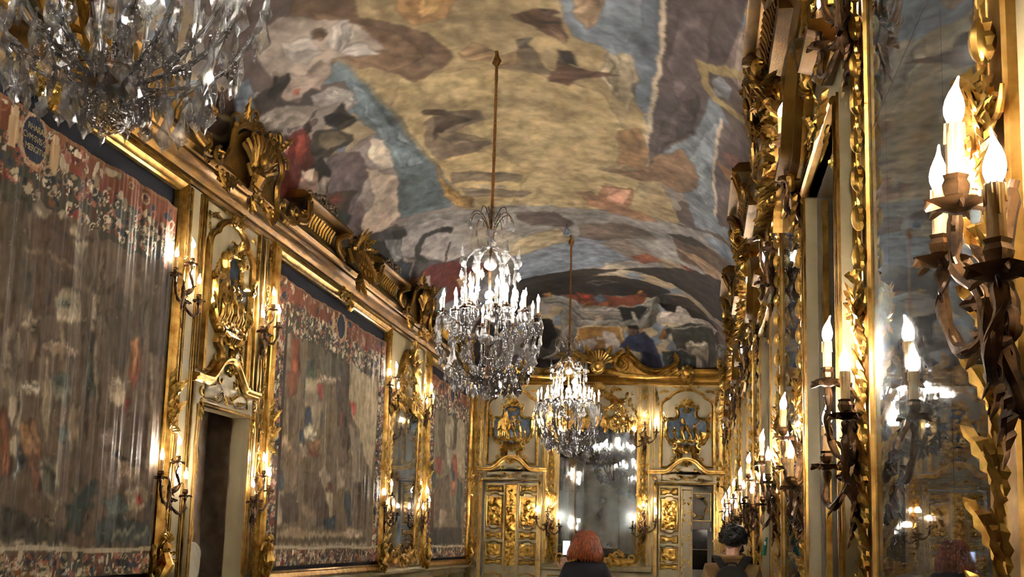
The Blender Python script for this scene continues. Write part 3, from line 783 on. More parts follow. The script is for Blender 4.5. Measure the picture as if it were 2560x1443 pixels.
wr=wall_mesh(-YB-.3,-YN,5.3,[(-y-.63,-y+.63,0,3.48) for y in WY],.62).build('wall_right',CREAM,loc=(XR,0,0),rot=(0,0,RR),smooth=False)
DB=(-3.835,-.19)
wb=wall_mesh(XL-.3,XR+.3,5.3,[(c-.6,c+.6,0,2.8) for c in DB],.4).build('wall_back',CREAM,loc=(0,YB,0),smooth=False)
wn=wall_mesh(-XR-.3,-XL+.3,5.3,[],.3).build('wall_near',CREAM,loc=(0,YN,0),rot=(0,0,RN),smooth=False)
for o,t in ((wl,'left long wall of cream and gold boiserie'),(wr,'right long wall with mirrors between tall window recesses'),(wb,'end wall of cream and gold panelling'),(wn,'near end wall behind the viewer')): tag(o,t,kind='structure')
# cornice all round
CORN=[(0,0),(0,.05),(.03,.075),(.065,.075),(.075,.05),(.12,.07),(.17,.11),(.21,.18),(.215,.21),(.25,.21),(.26,.24),(.31,.275),(.36,.275),(.37,.25),(.40,.23),(.42,0)]
def cornice(name,loc,rz,x0,x1,k=.78):
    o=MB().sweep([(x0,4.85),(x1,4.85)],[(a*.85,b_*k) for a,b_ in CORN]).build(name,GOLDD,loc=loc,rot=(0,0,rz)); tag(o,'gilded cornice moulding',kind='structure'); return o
cl=cornice('trim_1',(XL,0,0),RL,YN,YB); cr=cornice('trim_2',(XR,0,0),RR,-YB,-YN,.42); cb=cornice('trim_3',(0,YB,0),0,XL,XR); cn=cornice('trim_4',(0,YN,0),RN,-XR,-XL)
# dado ledge and panels (top of the dado at 1.07 m)
LEDGE=[(0,0),(0,.10),(.02,.12),(.05,.12),(.06,.09),(.09,.07),(.11,.03),(.12,0)]
def dado(par,x0,x1):
    mb=MB(); mb.sweep([(x0,1.0),(x1,1.0)],LEDGE); mb.sweep([(x0,0.02),(x1,.02)],[(0,0),(0,.05),(.15,.05),(.18,.02),(.2,0)])
    mb.m=1
    n=max(1,int((x1-x0)/1.3)); s=(x1-x0)/n
    for i in range(n): mb.sweep([(x0+i*s+.1,.3),(x0+(i+1)*s-.1,.3),(x0+(i+1)*s-.1,.9),(x0+i*s+.1,.9)],[(0,.0),(0,.02),(.015,.03),(.03,.02),(.03,0)],True)
    return mb.build('dado',[CREAM,GOLD],par)
# ---------------------------------------------------------------- shared carved pieces
def strip_profile(w,d=.03): return [(0,0),(0,d*.7),(w*.2,d),(w*.4,d*.6),(w*.6,d*.6),(w*.8,d),(w,d*.7),(w,0)]
def pilaster_mesh(w,seed=1):
    b=MB(); b.box(-w/2,w/2,-.03,.0,1.12,4.85); b.m=1
    for s in (-1,1):
        for off,ww,d in ((w/2-.012,.022,.05),(w/2-.055,.012,.042)):
            x=s*off; b.box(x-ww/2,x+ww/2,-.026-ww*.7,-.026,1.14,4.83)
    return b.mesh('pilaster',[CREAM,GOLD])
def carving_mesh(w,seed):
    """chain of gilded ornament down a pilaster"""
    b=MB(); rnd=random.Random(seed); k=w*.42
    for z,h,n in ((4.62,.35,8),(4.1,.5,9),(3.0,.7,12),(2.55,.4,6),(1.6,.5,9),(1.3,.2,4)): cluster(b,0,z,k*1.3,h,seed+int(z*10),n,-.035,.42)
    for z in np.arange(1.25,4.8,.11):
        s=math.sin(z*2.3)
        if s>-.5: leaf(b,0,float(z),90,.09,.045,-.035,.15)
        b.ball((0,-.04,float(z)),.010,5,3)
    for z0,z1 in ((3.3,3.9),(1.8,2.4)):
        P=[(k*.5*math.sin((z-z0)*11),-.04,z) for z in np.linspace(z0,z1,22)]; b.tube(P,.007,4); b.tube([(-p[0],p[1],p[2]) for p in P],.007,4)
    return b.mesh('carving',GOLD)
PIL={}
def pilaster(par,x,w,seed=1):
    key=(round(w,2),seed%3)
    if key not in PIL: PIL[key]=(pilaster_mesh(w),carving_mesh(w,seed%3+3))
    p=inst('pilaster',PIL[key][0],par,(x,0,0)); inst('carving',PIL[key][1],p); return p
# ================================================================ door surround with overdoor panel (centred on x=0)
PED=[(-.76,3.04),(-.46,3.04),(-.36,3.07),(-.24,3.17),(-.14,3.26),(0,3.30),(.14,3.26),(.24,3.17),(.36,3.07),(.46,3.04),(.76,3.04)]
def surround_mesh():
    b=MB()
    # jamb boards
    for s in (-1,1):
        b.box(s*.60 if s>0 else -.67,.67 if s>0 else -.60,-.06,0,0,2.84)
    b.box(-.67,.67,-.05,0,2.80,3.06)
    b.prism(PED[1:-1]+[(.46,3.0),(-.46,3.0)],0,-.05)
    for x in (-.90,.90): b.box(x-.12,x+.12,-.03,0,1.12,4.84)
    b.m=1
    for s in (-1,1):
        for x,ww,d in ((.607,.012,.07),(.628,.010,.07),(.655,.016,.075),(.70,.012,.035),(.775,.014,.045),(1.01,.014,.045),(.81,.008,.04),(.975,.008,.04)):
            b.box(s*x-ww/2,s*x+ww/2,-d,-d+.018,.1 if x<.67 else 1.14,2.80 if x<.67 else 4.82)
    b.sweep([(-.575,2.80),(.575,2.80)],[(0,0),(0,.075),(.015,.08),(.03,.07),(.03,0)])
    return b.mesh('door_surround',[CREAM,GOLD])
def pediment_mesh():
    b=MB(); b.sweep(smoothp(PED,3),[(0,.04),(0,.10),(.02,.13),(.035,.13),(.05,.17),(.075,.17),(.085,.12),(.09,0)])
    return b.mesh('pediment',[GOLD])
def pediment_carving():
    b=MB(); shell(b,0,3.17,.11,10,170,9,-.06,.05)
    for s in (-1,1):
        scroll(b,s*.17,3.10,.07,90-s*30,-s*260,.014,-.06); b.tube([(s*.5,-.06,3.02),(s*.52,-.06,2.88),(s*.2,-.065,2.86),(s*.12,-.07,2.9)],.008,4)
        b.tube([(s*.52,-.06,3.0),(s*.3,-.06,3.03),(s*.14,-.06,3.12)],.008,4)
        leaf(b,s*.1,2.93,90-s*60,.14,.06,-.06,.3); leaf(b,s*.22,2.90,90-s*85,.14,.05,-.06,.3)
        # volute capitals
        scroll(b,s*.62,2.92,.055,90,-s*330,.016,-.09); leaf(b,s*.62,2.86,-90,.16,.07,-.08,.2); leaf(b,s*.62,2.76,-90,.12,.05,-.075,.2)
    cluster(b,0,2.93,.18,.10,5,5,-.06,.4)
    return b.mesh('carved_keystone',GOLDB)
OVF=[(.53,3.14),(.53,4.44),(.50,4.50),(.44,4.55),(.36,4.585),(.33,4.64),(.24,4.70),(.12,4.745),(0,4.76)]
def panel_moulding_mesh():
    b=MB(); P=[(-x,z) for x,z in OVF]+[(x,z) for x,z in OVF[::-1][1:]]
    b.sweep(P,[(-.03,0),(-.03,.03),(-.015,.05),(0,.035),(.012,.035),(.02,.05),(.035,.05),(.035,0)])
    P=[(-.66,3.14),(-.66,4.83),(.66,4.83),(.66,3.14)]; b.sweep(P,[(0,0),(0,.04),(.014,.045),(.02,.0)])
    for s in (-1,1):
        # bottom scrolls of the frame
        q=smoothp([(s*.53,3.16),(s*.42,3.16),(s*.34,3.2),(s*.27,3.27),(s*.15,3.31),(s*.11,3.42),(s*.16,3.5)],3)
        b.sweep(q,[(-.02,0),(-.02,.03),(0,.055),(.02,.03),(.02,0)]); scroll(b,s*.30,3.30,.055,90+s*90,-s*320,.016,-.05)
        for k in range(3): leaf(b,s*(.62-.02*k),4.72-.11*k,-90+s*10,.12,.05,-.035,.2); 
        leaf(b,s*.56,4.68,90+s*60,.14,.05,-.03,.2); leaf(b,s*.48,4.72,90+s*95,.12,.05,-.03,.2); leaf(b,s*.2,4.80,90-s*80,.1,.04,-.03,.2)
    cluster(b,0,4.77,.28,.12,9,8,-.06,.6)
    return b.mesh('panel_moulding',GOLD)
LAP=[(.0,4.40),(.13,4.38),(.17,4.34),(.155,4.24),(.19,4.16),(.26,4.12),(.36,4.12),(.40,4.04),(.39,3.92),(.40,3.84),(.36,3.74),(.28,3.66),(.18,3.60),(0,3.57)]
def cartouche_meshes():
    full=[(x,z) for x,z in LAP]+[(-x,z) for x,z in LAP[::-1][1:-1]]
    full=smoothp(full+[full[0]],3)[:-1]
    g=MB().prism(full,0,-.035).mesh('lapis_ground',LAPIS,False)
    f=MB(); f.sweep(full,[(-.005,0),(-.01,.05),(.015,.085),(.045,.07),(.06,.03),(.06,0)],True)
    for s in (-1,1):
        scroll(f,s*.22,4.36,.07,90-s*20,s*300,.022,-.08); scroll(f,s*.44,4.13,.06,90,-s*320,.02,-.08); leaf(f,s*.44,4.16,90-s*20,.13,.07,-.07,.4)
        leaf(f,s*.45,3.95,-90,.16,.06,-.06,.3); scroll(f,s*.44,3.80,.05,-90,s*300,.018,-.07); leaf(f,s*.38,3.68,-90-s*50,.16,.07,-.06,.3)
        scroll(f,s*.26,3.60,.08,-60 if s>0 else 240,-s*300,.022,-.08); leaf(f,s*.2,3.56,-90-s*40,.18,.08,-.07,.4)
    palmette(f,0,4.42,.16,-.08); shell(f,0,4.36,.10,200,340,7,-.09,.05); cluster(f,0,4.45,.3,.14,12,10,-.08,.6)
    c=MB(); 
    for s in (-1,1):
        q=smoothp([(s*.22,3.56),(s*.25,3.48),(s*.17,3.44),(s*.13,3.38),(s*.15,3.3),(s*.24,3.26)],3); c.sweep(q,[(-.03,0),(-.03,.04),(0,.07),(.03,.04),(.03,0)])
        scroll(c,s*.22,3.46,.06,90,-s*300,.02,-.08); leaf(c,s*.2,3.42,-90+s*10,.14,.06,-.08,.3)
    for k in range(-3,4): c.tube([(k*.055,-.06,3.6),(k*.05,-.12,3.54),(k*.035,-.08,3.47)],[.024,.03,.018],6)
    rose(c,0,3.47,.05,-.09,6); cluster(c,0,3.52,.34,.1,13,7,-.09,.5)
    return g,f.mesh('cartouche_frame',GOLDB),c.mesh('console_bracket',GOLD)
def figures_mesh(seed):
    """a small gilded scene: standing and seated figures, rocks and a tree"""
    b=MB(); rnd=random.Random(seed)
    def fig(x,z,h,lean=0,arm=1):
        hd=h*.13; P=[(x,-.05,z),(x+lean*.3,-.075,z+h*.45),(x+lean,-.07,z+h*.78)]
        b.tube([(x-h*.07,-.05,z),(x-h*.02,-.07,z+h*.25),(x,-.07,z+h*.46)],[h*.05,h*.07,h*.1],6); b.tube([(x+h*.13,-.05,z),(x+h*.08,-.08,z+h*.25),(x,-.07,z+h*.46)],[h*.05,h*.07,h*.1],6)
        b.tube([(x,-.07,z+h*.42),(x+lean*.6,-.08,z+h*.6),(x+lean,-.07,z+h*.8)],[h*.1,h*.12,h*.09],7); b.ball((x+lean*1.15,-.075,z+h*.92),hd*.55,7,5)
        for s in (-1,1): b.tube([(x+lean+s*h*.09,-.07,z+h*.76),(x+lean+s*h*.2,-.09,z+h*.62),(x+lean+s*h*.16+arm*h*.14,-.1,z+h*(.7 if s*arm>0 else .5))],[h*.04,h*.036,h*.028],5)
        b.ball((x+lean*1.15,-.07,z+h*1.0),hd*.4,6,4)
    b.box(-.36,.36,-.05,-.03,3.66,3.72)
    for i in range(26): b.ball((rnd.uniform(-.34,.34),-.05,3.66+rnd.uniform(-.03,.06)),rnd.uniform(.02,.04),6,4,(1.3,.8,.8))
    fig(-.25,3.70,.28,.0,1); fig(-.1,3.72,.36,.04,1); fig(.06,3.71,.30,-.05,-1); fig(.18,3.70,.33,-.03,-1); fig(.29,3.70,.20,-.02,-1)
    if seed%2: 
        b.tube([(.05,-.05,3.7),(.07,-.06,3.95),(.03,-.05,4.15)],[.02,.015,.01],5)
        for i in range(24): leaf(b,.04+rnd.uniform(-.14,.14),4.12+rnd.uniform(-.14,.16),rnd.uniform(0,360),.07,.035,-.045,.2)
        b.prism([(-.33,3.9),(-.3,4.05),(-.16,4.2),(-.12,4.3),(-.05,4.0),(-.1,3.8)],-.03,-.05)
        for k in range(5): b.tube([(-.3+.045*k,-.05,3.75),(-.29+.045*k,-.055,4.02+.03*k)],.014,5)
    else: 
        b.tube([(.12,-.09,3.95),(.3,-.06,4.13)],[.012,.016],5); b.prism([(.3,3.66),(.38,3.78),(.39,3.86),(.28,3.88),(.22,3.7)],-.03,-.05); b.ball((-.09,-.08,4.1),.04,6,4,(1,1,1.6))
    return b.mesh('gilded_figures',GOLDB)
SURR=surround_mesh(); PEDM=pediment_mesh(); PEDC=pediment_carving(); PMM=panel_moulding_mesh(); LAPM,CARF,CONS=cartouche_meshes(); FIG=[figures_mesh(2),figures_mesh(3)]
def door_bay(par,x,loc,rz,fig,label):
    s=inst('door_surround',SURR,par,(x,0,0)); inst('pediment',PEDM,s,(0,0,-.03),(0,0,0),(1,.7,1)); inst('carved_keystone',PEDC,s); inst('panel_moulding',PMM,par,(x,0,0))
    t=empty('overdoor_cartouche',loc,rz); tag(t,label,'relief','overdoor cartouches with gilded figures on blue')
    inst('lapis_ground',LAPM,t); inst('cartouche_frame',CARF,t); inst('console_bracket',CONS,t); inst('gilded_figures',FIG[fig],t)
door_bay(wl,DL,(XL,DL,0),RL,1,'blue and gold figure cartouche over the left wall doorway between two tapestries')
door_bay(wb,DB[0],(DB[0],YB,0),0,1,'blue and gold figure cartouche above the closed gilded door, left of the end mirror')
door_bay(wb,DB[1],(DB[1],YB,0),0,0,'blue and gold figure cartouche above the half open door, right of the end mirror')
# ---------------------------------------------------------------- door leaves with gilded relief panels
SHAPED=lambda w,z0,z1,n: [(-w,z0),(-w*.55,z0),(-w*.4,z0-n),(0,z0-n*1.3),(w*.4,z0-n),(w*.55,z0),(w,z0),(w,z1),(w*.55,z1),(w*.4,z1+n),(0,z1+n*1.3),(-w*.4,z1+n),(-w*.55,z1),(-w,z1)]
def leaf_mesh(w,h=2.78):
    b=MB(); b.box(-w/2,w/2,-.02,.03,.02,h); b.m=1; q=w*.36
    for z0,z1,n in ((2.60,2.70,-.03),(1.86,2.50,.035),(1.62,1.74,-.035),(1.24,1.50,.03),(1.09,1.16,-.02),(.35,.85,.03)):
        P=SHAPED(q,z0,z1,n); b.sweep(P,[(0,0),(0,.035),(-.012,.045),(-.024,.03),(-.024,0)][::-1],True)
    b.sweep([(-w/2+.012,.05),(w/2-.012,.05),(w/2-.012,h-.03),(-w/2+.012,h-.03)],[(0,0),(0,.03),(.01,.03),(.01,0)],True)
    return b.mesh('leaf',[CREAM,GOLD])
def leaf_relief_mesh(w,seed):
    q=w*.34; out=MB()
    for i,(z0,z1) in enumerate(((2.605,2.695),(1.88,2.48),(1.63,1.73),(1.25,1.49),(1.095,1.155))):
        r=relief(2*q,z1-z0,seed*7+i,.035 if z1-z0>.15 else .02,.011); r.v=[(x,y-.022,z+z0) for x,y,z in r.v]; out.add(r.v,r.f)
    return out.mesh('gilded_relief',GOLDB)
def strip_relief_mesh(w,seed):
    r=relief(w,1.68,seed,.04,.011); r.v=[(x,y-.05,z+1.05) for x,y,z in r.v]; return r.mesh('gilded_relief',GOLDB)
LEAF=leaf_mesh(.44); LR=[leaf_relief_mesh(.44,3),leaf_relief_mesh(.44,5)]; SR=strip_relief_mesh(.22,11)
b=MB(); b.box(-.13,.13,-.045,.0,.02,2.78); b.m=1; b.sweep([(-.12,.9),(.12,.9),(.12,2.75),(-.12,2.75)],[(0,.04),(0,.06),(.012,.065),(.02,.04)],True); STRIP=b.mesh('meeting_stile',[CREAM,GOLD])
def gold_door(n,c,full):
    t=empty('door_%d'%n,(c,YB+.12,0),0); tag(t,'closed double door of gilded relief panels left of the end mirror' if full else 'half open gilded door right of the end mirror with a dark room behind','door',kind='structure')
    l=inst('leaf',LEAF,t,(-.355,0,0)); inst('gilded_relief',LR[0],l)
    if full:
        l=inst('leaf',LEAF,t,(.355,0,0)); inst('gilded_relief',LR[1],l)
        s=inst('meeting_stile',STRIP,t); inst('gilded_relief',SR,s)
    else:
        b=MB(); b.box(-.12,.12,-.03,.0,.02,2.76); b.m=1; b.sweep([(-.10,.9),(.10,.9),(.10,2.7),(-.10,2.7)],[(0,.02),(0,.04),(.012,.045),(.02,.02)],True)
        for z in (2.5,2.15,1.7,1.25): cluster(b,0,z,.13,.22,int(z*9),5,-.035,.4)
        s=b.build('folding_leaf',[CREAM,GOLDB],t,(.0,-.05,0))
        b=MB(); b.ball((0,-.05,0),.018,8,6); b.lathe([(.006,0),(.006,.05)],6,(0,0,0),'y'); b.build('knob',BRONZE,t,(-.12,-.02,1.12))
    return t
gold_door(1,DB[0],True); gold_door(2,DB[1],False)
# dark room behind the open door: inner shutter with a panel and black panes
t=empty('door_3',(DB[1],YB+.62,0),0); tag(t,'grey inner door with gilded scroll panel above black panes, seen through the half open door','door',kind='structure')
b=MB(); b.box(-.6,.6,.02,.05,0,2.9); b.box(.08,.52,-.01,.02,1.95,2.05); b.build('inner_frame',CREAMD,t)
for z0,z1 in ((1.50,1.90),(1.08,1.48)): MB().box(.1,.42,-.0,.02,z0,z1).build('pane',NIGHT,t,smooth=False)
MB().box(.1,.42,-.02,.02,1.48,1.50).build('glazing_bar',CREAM,t,smooth=False)
b=MB(); b.sweep([(.05,2.08),(.5,2.08),(.5,2.66),(.05,2.66)],[(0,0),(0,.02),(.012,.02),(.012,0)],True)
for a in ((.2,2.58,0,.16),(.36,2.52,-60,.14),(.4,2.34,-100,.14),(.33,2.18,-160,.16),(.16,2.2,150,.1)): leaf(b,a[0],a[1],a[2],a[3],.06,-.02,.3); scroll(b,a[0],a[1],.05,a[2],200,.012,-.02)
b.build('gilded_scroll',GOLD,t)
b=MB(); b.box(-1.0,1.0,.5,.55,0,3.1); b.box(-.95,-.9,-.2,.5,0,3.1); b.box(.9,.95,-.2,.5,0,3.1); b.box(-1,1,-.2,.5,3.0,3.1); o=b.build('wall_5',DOORD,loc=(DB[1],YB+.6,0),smooth=False); tag(o,kind='structure')
# left doorway: dark door leaf standing in the next room
t=empty('door_4',(XL-.44,DL+.22,0),RL); tag(t,'dark painted door leaf with worn gilt arabesques in the left wall doorway','door',kind='structure')
b=MB(); b.box(-.62,.44,0,.05,.02,2.9); b.sweep([(-.45,.75),(.24,.75),(.24,2.45),(.2,2.5),(.1,2.56),(-.1,2.6),(-.3,2.56),(-.4,2.5),(-.45,2.45)],[(0,0),(0,.02),(.015,.028),(.03,.01),(.03,0)],True); b.build('leaf',[DOORD],t)
b=MB(); 
for i,(x,z,w_,h_,n) in enumerate(((-.1,2.42,.5,.16,9),(-.1,1.85,.34,.4,14),(-.1,1.5,.2,.3,7),(-.1,1.2,.2,.3,4))): cluster(b,x,z,w_,h_,31+i,n,-.005,.6)
for s in (-1,1):
    P=[(-.1+s*(.27+.03*math.sin(z*9)),-.015,z) for z in np.linspace(1.0,2.45,30)]; b.tube(P,.009,4)
b.build('gilt_arabesque',GOLDB,t,(0,-.012,0))
b=MB(); b.ball((.36,-.04,1.02),.02,8,6); b.build('knob',BRONZE,t)
b=MB(); b.box(-.9,.9,.3,.35,0,3.0); b.box(-.9,-.85,-.54,.3,0,3.0); b.box(.85,.9,-.54,.3,0,3.0); b.box(-.9,.9,-.54,.3,2.95,3.0); o=b.build('wall_6',DOORD,loc=(XL-.68,DL,0),rot=(0,0,RL),smooth=False); tag(o,kind='structure')
# ================================================================ pier mirrors
FR=[(0,.01),(0,.022),(.010,.034),(.022,.03),(.030,.018),(.05,.02),(.06,.015),(.165,.015),(.17,.025),(.185,.028),(.195,.02),(.195,0)]
def mirror_parts(w,z0,z1,cols,rows,bottom=True,crest=1.0):
    """shared meshes: panes, frame, egg carving, crest and foot ornament; the glass spans +-w/2"""
    h=w/2; P=[(-h,z0),(h,z0),(h,z1),(-h,z1)]
    fr=MB().sweep(P[::-1],FR,True).mesh('frame',GOLD)
    egs=[]
    for s in (-1,1):
        eg=MB(); z=z0+.1; k=0
        while z<z1-.03:
            x=s*(h+.112)
            for q in (-1,1): leaf(eg,x+q*.036,z-.06,90+q*6,.13,.045,-.03,.12)
            if z<z0+(z1-z0)*.44: leaf(eg,x,z-.04,90+s*35,.16,.08,-.035,.35); leaf(eg,x-s*.02,z+.05,90-s*20,.15,.06,-.03,.3)
            z+=.15; k+=1
        for zz in (z0+(z1-z0)*.44,):
            cluster(eg,s*(h+.11),zz,.16,.3,4,9,-.04,.65); palmette(eg,s*(h+.11),zz,.14,-.05)
        egs.append(eg.mesh('leaf_carving',GOLDB))
    zs=[float(v) for v in np.arange(z0+.1,z1-.03,.15)]; eg=(egs,zs,h)
    cb=MB(); T=z1
    q=smoothp([(-h*.98,T-.06),(-h*.8,T+.14),(-h*.62,T+.2),(-h*.5,T+.5),(-h*.3,T+.66),(0,T+.74),(h*.3,T+.66),(h*.5,T+.5),(h*.62,T+.2),(h*.8,T+.14),(h*.98,T-.06)],3)
    q=[(x,T+(z-T)*crest) for x,z in q]
    cb.sweep(q,[(-.05,0),(-.05,.05),(0,.10),(.05,.05),(.05,0)])
    rnd=random.Random(int(w*100)); 
    for i in range(46):
        a=q[rnd.randrange(len(q))]; s=1 if a[0]>0 else -1
        if i%3: leaf(cb,a[0]+rnd.uniform(-.06,.06),a[1]+rnd.uniform(-.1,.08),rnd.uniform(0,360),.17,.09,-.07,.4,rnd.choice((-40,40)))
        else: scroll(cb,a[0],a[1]+rnd.uniform(-.12,.05),.09,rnd.uniform(0,360),rnd.choice((-300,300)),.02,-.07)
    for s in (-1,1):
        for k in range(8): rose(cb,s*h*(.35+.07*k),T+crest*(.1+.05*math.sin(k*2)),.04,-.10)
        for k in range(7): leaf(cb,s*h*(.25+.1*k),T+.02,-90+s*rnd.uniform(-40,40),.17,.09,-.06,.5)
        scroll(cb,s*h*.45,T+.02,.13,90,s*300,.028,-.08,14); scroll(cb,s*h*.85,T+.1,.11,0 if s>0 else 180,s*300,.026,-.08,14)
    cluster(cb,0,T+.42*crest,w*.75,.55*crest,22,26,-.06,.95); palmette(cb,0,T+.62*crest,.22,-.10); cluster(cb,0,T+.08,w*.8,.2,23,22,-.07,.9)
    shell(cb,0,T+.75*crest,.18,20,160,9,-.08,.07)
    cm=cb.mesh('crest',GOLD)
    fb=MB()
    for s in (-1,1):
        fb.sweep(smoothp([(s*h*1.05,z0+.02),(s*h*.95,z0-.08),(s*h*.6,z0-.14),(s*h*.45,z0-.04),(s*h*.2,z0-.02),(0,z0-.10)],4),[(-.03,0),(-.03,.05),(0,.09),(.03,.05),(.03,0)])
        scroll(fb,s*h*.86,z0+.0,.12,-90,s*310,.026,-.08,14); scroll(fb,s*h*.5,z0+.02,.09,90,s*300,.02,-.08)
        leaf(fb,s*h*.7,z0+.02,90+s*40,.2,.1,-.07,.4); leaf(fb,s*h*.3,z0-.02,90-s*60,.2,.09,-.07,.4); leaf(fb,s*h*.95,z0-.02,90-s*50,.16,.09,-.07,.4)
    cluster(fb,0,z0-.02,w*.7,.22,30,18,-.06,.85); shell(fb,0,z0-.02,.12,200,340,7,-.08)
    fm=fb.mesh('foot_ornament',GOLD)
    panes=[]; 
    cx=[-h]+list(cols)+[h]; rz=[z0]+list(rows)+[z1]
    for i in range(len(cx)-1):
        for j in range(len(rz)-1):
            m=MB(); m.box(cx[i]+.0012,cx[i+1]-.0012,-.016,-.008,rz[j]+.0012,rz[j+1]-.0012); panes.append(m.mesh('pane',MIRROR,False))
    bk=MB(); bk.box(-h-.02,h+.02,-.008,0,z0-.02,z1+.02); bk=bk.mesh('backing',NAVY,False)
    return panes,fr,eg,cm,fm,bk
def mirror(P,loc,rz,label,group=None):
    t=empty('pier_mirror',loc,rz); tag(t,label,'mirror',group)
    for i,p in enumerate(P[0]):
        rnd=random.Random(i*7+int(loc[1]*10)); inst('pane',p,t)
    inst('frame',P[1],t); 
    for s,me in zip((-1,1),P[2][0]):
        lc=inst('leaf_carving',me,t)
        for z in P[2][1]:
            if z>1.22+2.76*.44: inst('gilded_egg',EGG,lc,(s*(P[2][2]+.112),-.045,z))
    inst('crest',P[3],t,(0,0,0),(0,0,0),(1,1.7 if rz==RR else 1,1)); inst('foot_ornament',P[4],t); inst('backing',P[5],t); return t
EGG=MB().ball((0,0,0),.036,10,8,(.8,.8,1.45)).mesh('gilded_egg',GOLDB)
MR=mirror_parts(1.55,1.22,3.98,(-.45,.38),(3.1,),crest=1.0)
words=['nearest tall mirror on the right wall, its frame cut by the picture edge','second mirror along the right wall, between the first and second window recesses','third mirror along the right wall','fourth mirror along the right wall','farthest mirror on the right wall, next to the end wall']
for k,y in enumerate(MY): mirror(MR,(XR,y,0),RR,words[k],'gilded pier mirrors of the right wall')
MBK=mirror_parts(1.67,1.27,3.98,(-.46,.46),(2.62,3.32),crest=.98)
mirror(MBK,(-2.03,YB,0),0,'great gilded mirror in the middle of the end wall, cut into nine panes')
MLM=mirror_parts(1.62,1.3,3.72,(),(2.5,),crest=1.25)
mirror(MLM,(XL,17.45,0),RL,'narrow looking gilded mirror on the left wall between the second and third tapestries')
mirror(MLM,(XL,3.2,0),RL,'gilded mirror on the left wall before the first tapestry')
# ================================================================ right wall window recesses, pilasters
def window_bay():
    b=MB(); d=.62
    b.box(-.63,-.615,.0,.5,0,3.48); b.box(.615,.63,.0,.5,0,3.48); b.box(-.63,.63,0,.5,3.465,3.48)
    lin_=b.mesh('reveal',CREAMD,False)
    b=MB()
    for s in (-1,1):
        for y0,y1,x in ((.02,.05,.595),(.09,.115,.60),(.30,.34,.59)): b.box(s*x-.02,s*x+.02,y0,y1,.1,3.44)
        for z0,z1 in ((.3,1.05),(1.15,1.55),(1.65,2.5),(2.6,2.95),(3.0,3.35)):
            for (ya,yb,za,zb) in ((.14,.15,z0,z1),(.26,.27,z0,z1),(.14,.27,z0,z0+.012),(.14,.27,z1-.012,z1)): b.box(s*.605-.008,s*.605+.008,ya,yb,za,zb)
    ed=b.mesh('gilded_beading',GOLD,False)
    b=MB()
    for s in (-1,1): b.box(s*.3-.27,s*.3+.27,.36,.40,.05,3.4)
    b.box(-.6,.6,.41,.44,.0,3.46); sh=b.mesh('shutter',CREAMD,False)
    b=MB()
    for s in (-1,1):
        for z0,z1 in ((.2,1.0),(1.1,2.1),(2.2,3.3)): b.sweep([(s*.3-.2,z0),(s*.3+.2,z0),(s*.3+.2,z1),(s*.3-.2,z1)],[(0,-.37),(0,-.34),(.012,-.34),(.02,-.36),(.02,-.37)],True)
    sg=b.mesh('shutter_beading',GOLD,False)
    b=MB(); b.box(-.03,.03,.0,.03,1.88,2.0); b.box(-.014,.014,.0,.02,1.66,2.3); bolt=b.mesh('shutter_bolt',CREAMD,False)
    return lin_,ed,sh,sg,bolt
WM=window_bay()
PEDW=[(-.95,3.62),(-.55,3.62),(-.42,3.68),(-.28,3.84),(-.12,3.92),(0,3.95),(.12,3.92),(.28,3.84),(.42,3.68),(.55,3.62),(.95,3.62)]
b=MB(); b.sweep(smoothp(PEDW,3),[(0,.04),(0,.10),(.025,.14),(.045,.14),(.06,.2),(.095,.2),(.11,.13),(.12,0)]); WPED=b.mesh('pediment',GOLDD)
b=MB(); b.box(-.78,-.64,-.06,0,1.12,3.5); b.box(.64,.78,-.06,0,1.12,3.5); b.box(-.78,.78,-.05,0,3.48,3.66); b.prism(PEDW[1:-1],0,-.05); b.m=1
for s in (-1,1):
    for x,ww,d in ((.65,.016,.072),(.675,.008,.068),(.77,.012,.072),(.81,.010,.018),(.95,.014,.018)): b.box(s*x-ww/2,s*x+ww/2,-d,-d+.016,1.1,3.48 if x<.78 else 4.82)
b.sweep([(-.64,3.48),(.64,3.48)],[(0,0),(0,.08),(.02,.09),(.04,.07),(.04,0)]); WSUR=b.mesh('window_surround',[CREAM,GOLD])
b=MB(); shell(b,0,3.8,.13,10,170,9,-.07,.06); cluster(b,0,3.62,.5,.14,6,10,-.07,.7); cluster(b,0,4.25,.5,.7,7,26,-.04,1.1); palmette(b,0,4.55,.2,-.06)
for s in (-1,1):
    scroll(b,s*.71,3.6,.075,90,-s*330,.024,-.12); leaf(b,s*.71,3.52,-90,.22,.1,-.1,.2); leaf(b,s*.71,3.36,-90,.16,.07,-.09,.2); rose(b,s*.71,3.2,.03,-.08)
    b.tube([(s*p[0],-.06,p[1]) for p in smoothp([(.55,3.98),(.58,4.5),(.5,4.62),(.36,4.66),(.2,4.78),(0,4.8)],3)],.02,5)
    cluster(b,s*.6,4.68,.2,.16,8,6,-.04,.6)
WCAR=b.mesh('carved_overwindow',GOLDB)
wn_lab=['first','second','third','farthest','unseen near']
for k,y in enumerate(WY):
    t=empty('window_%d'%(k+1),(XR,y,0),RR); tag(t,'%s shuttered window recess in the right wall'%wn_lab[k],kind='structure')
    for nm,me in zip(('reveal','gilded_beading','shutter','shutter_beading'),WM[:4]): inst(nm,me,t)
    inst('shutter_bolt',WM[4],t,(-.598,.17,0),(0,0,PI/2))
    s=inst('window_surround',WSUR,t); inst('pediment',WPED,s); inst('carved_overwindow',WCAR,s)
pilaster(wr,-21.75,.5,2); pilaster(wr,-22.35,.4,1)
